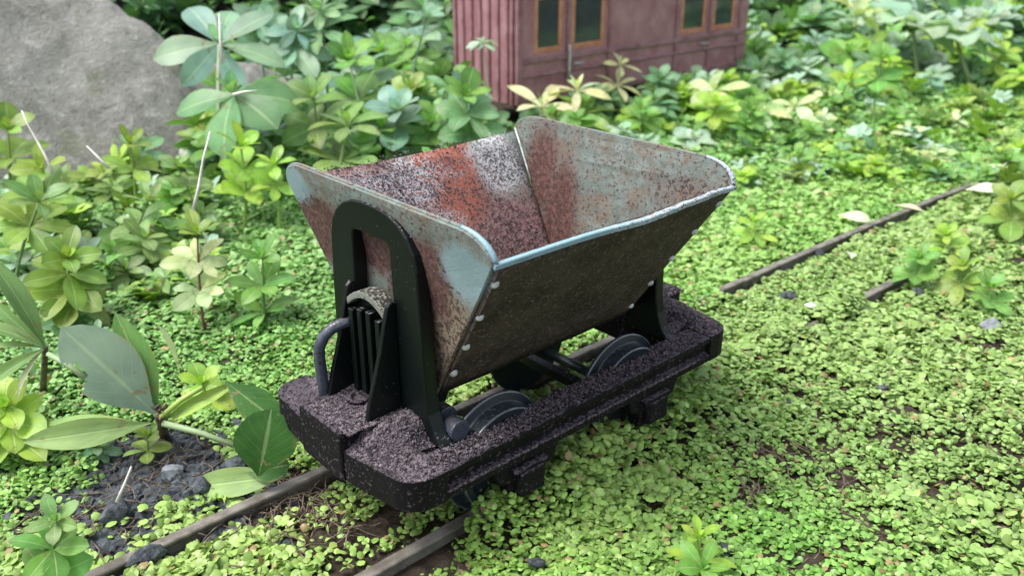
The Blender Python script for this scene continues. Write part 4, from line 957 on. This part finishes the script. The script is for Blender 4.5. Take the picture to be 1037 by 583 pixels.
# ---- glossy shrub shoot, lower left: each leaf where the photograph has it
def px_leaf(plant, a, b, depth, wide, mesh, col, lift=0.0, roll=0.0, name='leaf', dtip=0.0):
    """leaf from pixel a to pixel b at a camera depth; dtip brings the tip nearer (cm)"""
    A = CAM + ray(*a)*depth; Bp = CAM + ray(*b)*(depth-dtip); d = Bp-A; L = d.length
    up = Vector((0, 0, 1)) if abs(d.normalized().z) < .85 else -FW
    up = (up*.55 - FW*.6).normalized()
    x = d.normalized(); y = up.cross(x).normalized(); z = x.cross(y)
    rm = Matrix((x, y, z)).transposed().to_4x4() @ Matrix.Rotation(roll, 4, 'X')
    o = bpy.data.objects.new(name, mesh); o.matrix_world = Matrix.Translation(A) @ rm @ Matrix.Diagonal((L*1.06, L*wide, L*1.0, 1)); o.color = (*col, 1)
    mw = o.matrix_world.copy(); link(o, plant); o.matrix_world = mw
    o.location = A-Vector(plant.location); return o
GL = [leaf_mesh('leaf', .5, .55, .10, .22, 1.05, 12, 'leaf_glossy'), leaf_mesh('leaf', .5, .5, .35, .3, 1.2, 12, 'leaf_glossy')]
RL = leaf_mesh('leaf', .78, .50, .25, .12, .8, 12, 'leaf_glossy')
def bitten(mesh):
    m = mesh.copy(); bm = bmesh.new(); bm.from_mesh(m); bmesh.ops.subdivide_edges(bm, edges=bm.edges, cuts=2, use_grid_fill=True)
    bad = [f for f in bm.faces if (f.calc_center_median().xy-Vector((.66, .26))).length < .14]
    bmesh.ops.delete(bm, geom=bad, context='FACES'); bm.to_mesh(m); bm.free(); return m
def shrub():
    D = 25.2
    def Wp(px, py, d=D): return CAM+ray(px, py)*d
    g = on_ground(166, 442); base = Vector((g.x, g.y, ground_z(g.x, g.y)-.1)); p = empty('glossy_shrub_shoot', base); tag(p, 'glossy leaved shrub shoot with bitten blue green leaf before the wagon', 'shrub')
    node = Wp(160, 420)
    MB().tube([Vector((0, 0, 0)), (node-base)*.6+Vector((.05, 0, 0)), node-base], [.16, .15, .12], 8).build('stem', M['twig'], p, smooth=True)
    for q in range(7):
        V = node + Vector((R.uniform(-.2, .2), R.uniform(-.2, .2), R.uniform(-.2, .2))); b = MB().tube([V-base, V-base+Vector((R.uniform(-.25, .25), R.uniform(-.25, .25), R.uniform(0, .3)))], [.07, .03], 5).build('bud', M['twig'], p, smooth=True)
    for (a, b, r_, c) in (((165, 428), (246, 454), .10, (.27, .36, .19)), ((90, 385), (48, 358), .10, (.28, .37, .20)), ((155, 412), (90, 385), .08, (.26, .34, .18)), ((163, 422), (205, 392), .09, (.34, .46, .12))):
        t = MB().tube([Wp(*a)-base, (Wp(*a)+Wp(*b))/2-base+Vector((0, 0, .08)), Wp(*b)-base], [r_, r_*.9, r_*.75], 6).build('leaf_stalk', M['stem'], p, smooth=True); t.color = (*c, 1)
    bl = (.19, .28, .20); gr = (.10, .22, .055); lg = (.22, .33, .12)
    px_leaf(p, (157, 418), (66, 336), D, 1.10, bitten(GL[0]), bl, dtip=.9)
    px_leaf(p, (160, 416), (118, 318), D+.2, .62, GL[1], gr, roll=.5, dtip=.5)
    px_leaf(p, (163, 414), (140, 335), D+.5, .50, GL[0], gr, roll=-.4)
    px_leaf(p, (152, 428), (22, 448), D-.2, .50, GL[1], lg, roll=-.5, dtip=1.0)
    px_leaf(p, (143, 428), (48, 434), D+.3, .35, GL[0], (.17, .29, .08), roll=.5)
    px_leaf(p, (262, 482), (274, 416), D-1.6, 1.2, RL, (.038, .115, .022), roll=.35)
    px_leaf(p, (250, 478), (292, 470), D-1.2, .9, RL, (.045, .125, .028), roll=.2)
    px_leaf(p, (228, 386), (286, 430), D-.9, .95, GL[0], (.040, .12, .024), roll=.2)
    px_leaf(p, (294, 480), (186, 494), D-1.2, .52, GL[1], (.23, .34, .13), roll=-.4, dtip=-.4)
    px_leaf(p, (165, 425), (238, 388), D+.2, .35, GL[1], (.26, .38, .08), roll=.6)
    px_leaf(p, (170, 428), (215, 408), D+.1, .45, GL[0], (.25, .40, .08), roll=-.2)
shrub()
def shrub2():
    D = 25.5
    def Wp(px, py, d=D): return CAM+ray(px, py)*d
    g = on_ground(44, 400); base = Vector((g.x, g.y, ground_z(g.x, g.y))); p = empty('glossy_shrub_shoot', base); tag(p, 'shrub shoot with long narrow folded leaves at the rim of creeper', 'shrub')
    node = Wp(46, 352)
    MB().tube([Vector((0, 0, 0)), (node-base)*.6, node-base], [.12, .10, .08], 8).build('stem', M['twig'], p, smooth=True)
    for b, wd, c, ro, dt in (((-12, 255), .42, (.13, .24, .08), .9, .8), ((-34, 322), .38, (.15, .25, .09), .3, .6), ((-25, 352), .32, (.19, .30, .10), .4, .5), ((-28, 398), .38, (.13, .24, .07), -.2, .8), ((14, 402), .30, (.30, .33, .20), .3, .6), ((-14, 300), .34, (.12, .23, .07), -.3, .2)):
        px_leaf(p, (46, 352), b, D, wd, GL[1], c, roll=ro, dtip=dt)
shrub2()
# ---- straws and fallen leaves
thing_tube('dry_straw', [(54, 176), (46, 158), (36, 140), (28, 126), (22, 112)], .05, M['straw'], 'curved white dry straw standing before the stone slab', 'straw', depth_from=CAM+ray(52, 176)*30)
thing_tube('dry_straw', [(196, 212), (201, 190), (206, 160), (213, 133)], .06, M['straw'], 'straight white dry straw beside the lime rosette', 'straw', depth_from=CAM+ray(196, 212)*30)
thing_tube('dry_straw', [(110, 170), (100, 160), (88, 148)], .055, M['straw'], 'short white straw lying against the stone slab foot', 'straw', depth_from=CAM+ray(110, 170)*30)
thing_tube('dry_straw', [(118, 508), (126, 490), (133, 472)], .04, M['straw'], 'thin pale stalk curving over the gravel patch', 'straw', depth_from=CAM+ray(118, 508)*20)
thing_tube('fallen_twig', [(225, 64), (223, 40), (222, 14)], .07, M['straw'], 'pale upright stalk crossing the leaf umbrella', 'twig', depth_from=CAM+ray(222, 50)*36)
thing_tube('dry_straw', [(236, 96), (248, 93), (260, 92)], .07, M['straw'], 'pale flat stalk over the drooping blue green whorl', 'straw', depth_from=CAM+ray(245, 95)*36)
def fallen(px, py, lpx, az, col, label, lift=.55, kind='n', el=.1, roll=.3, wd=1.0):
    B = on_ground(px, py, lift); o = bpy.data.objects.new('fallen_leaf', R.choice(LM[kind])); o.location = B; dep = (B-CAM).dot(FW)
    o.rotation_euler = (roll, -el, az); L = lpx*dep/F_PX; o.scale = (L, L*wd, L); o.color = (*col, 1); link(o); tag(o, label, 'fallen leaf')
fallen(848, 218, 34, 4.9, (.62, .66, .48), 'pale cream leaf lying on the creeper behind far rail', kind='b')
fallen(905, 208, 30, 5.0, (.60, .56, .40), 'dry cream leaf resting across the far rail')
fallen(915, 196, 26, 1.7, (.62, .62, .44), 'upright cream leaf standing by the far rail', el=1.0)
fallen(978, 192, 34, 5.2, (.66, .66, .60), 'whitish leaf between the rails at their far end', kind='b')
fallen(862, 262, 22, .5, (.58, .66, .52), 'small pale leaf fallen between the rails', kind='b')
fallen(182, 380, 60, 1.9, (.50, .55, .38), 'folded pale leaf standing in the creeper beside glossy shrub', el=1.25, roll=.5, wd=.75)
fallen(152, 255, 34, .9, (.52, .42, .20), 'tan withered leaf above the creeper below the slab', el=.9)
fallen(186, 165, 20, .9, (.75, .75, .72), 'tiny white leaf in front of the stone slab', el=.9, kind='b')
fallen(840, 490, 12, .9, (.5, .48, .36), 'tiny straw coloured leaf on the open creeper carpet', lift=.5)
print('objects', len(bpy.data.objects))
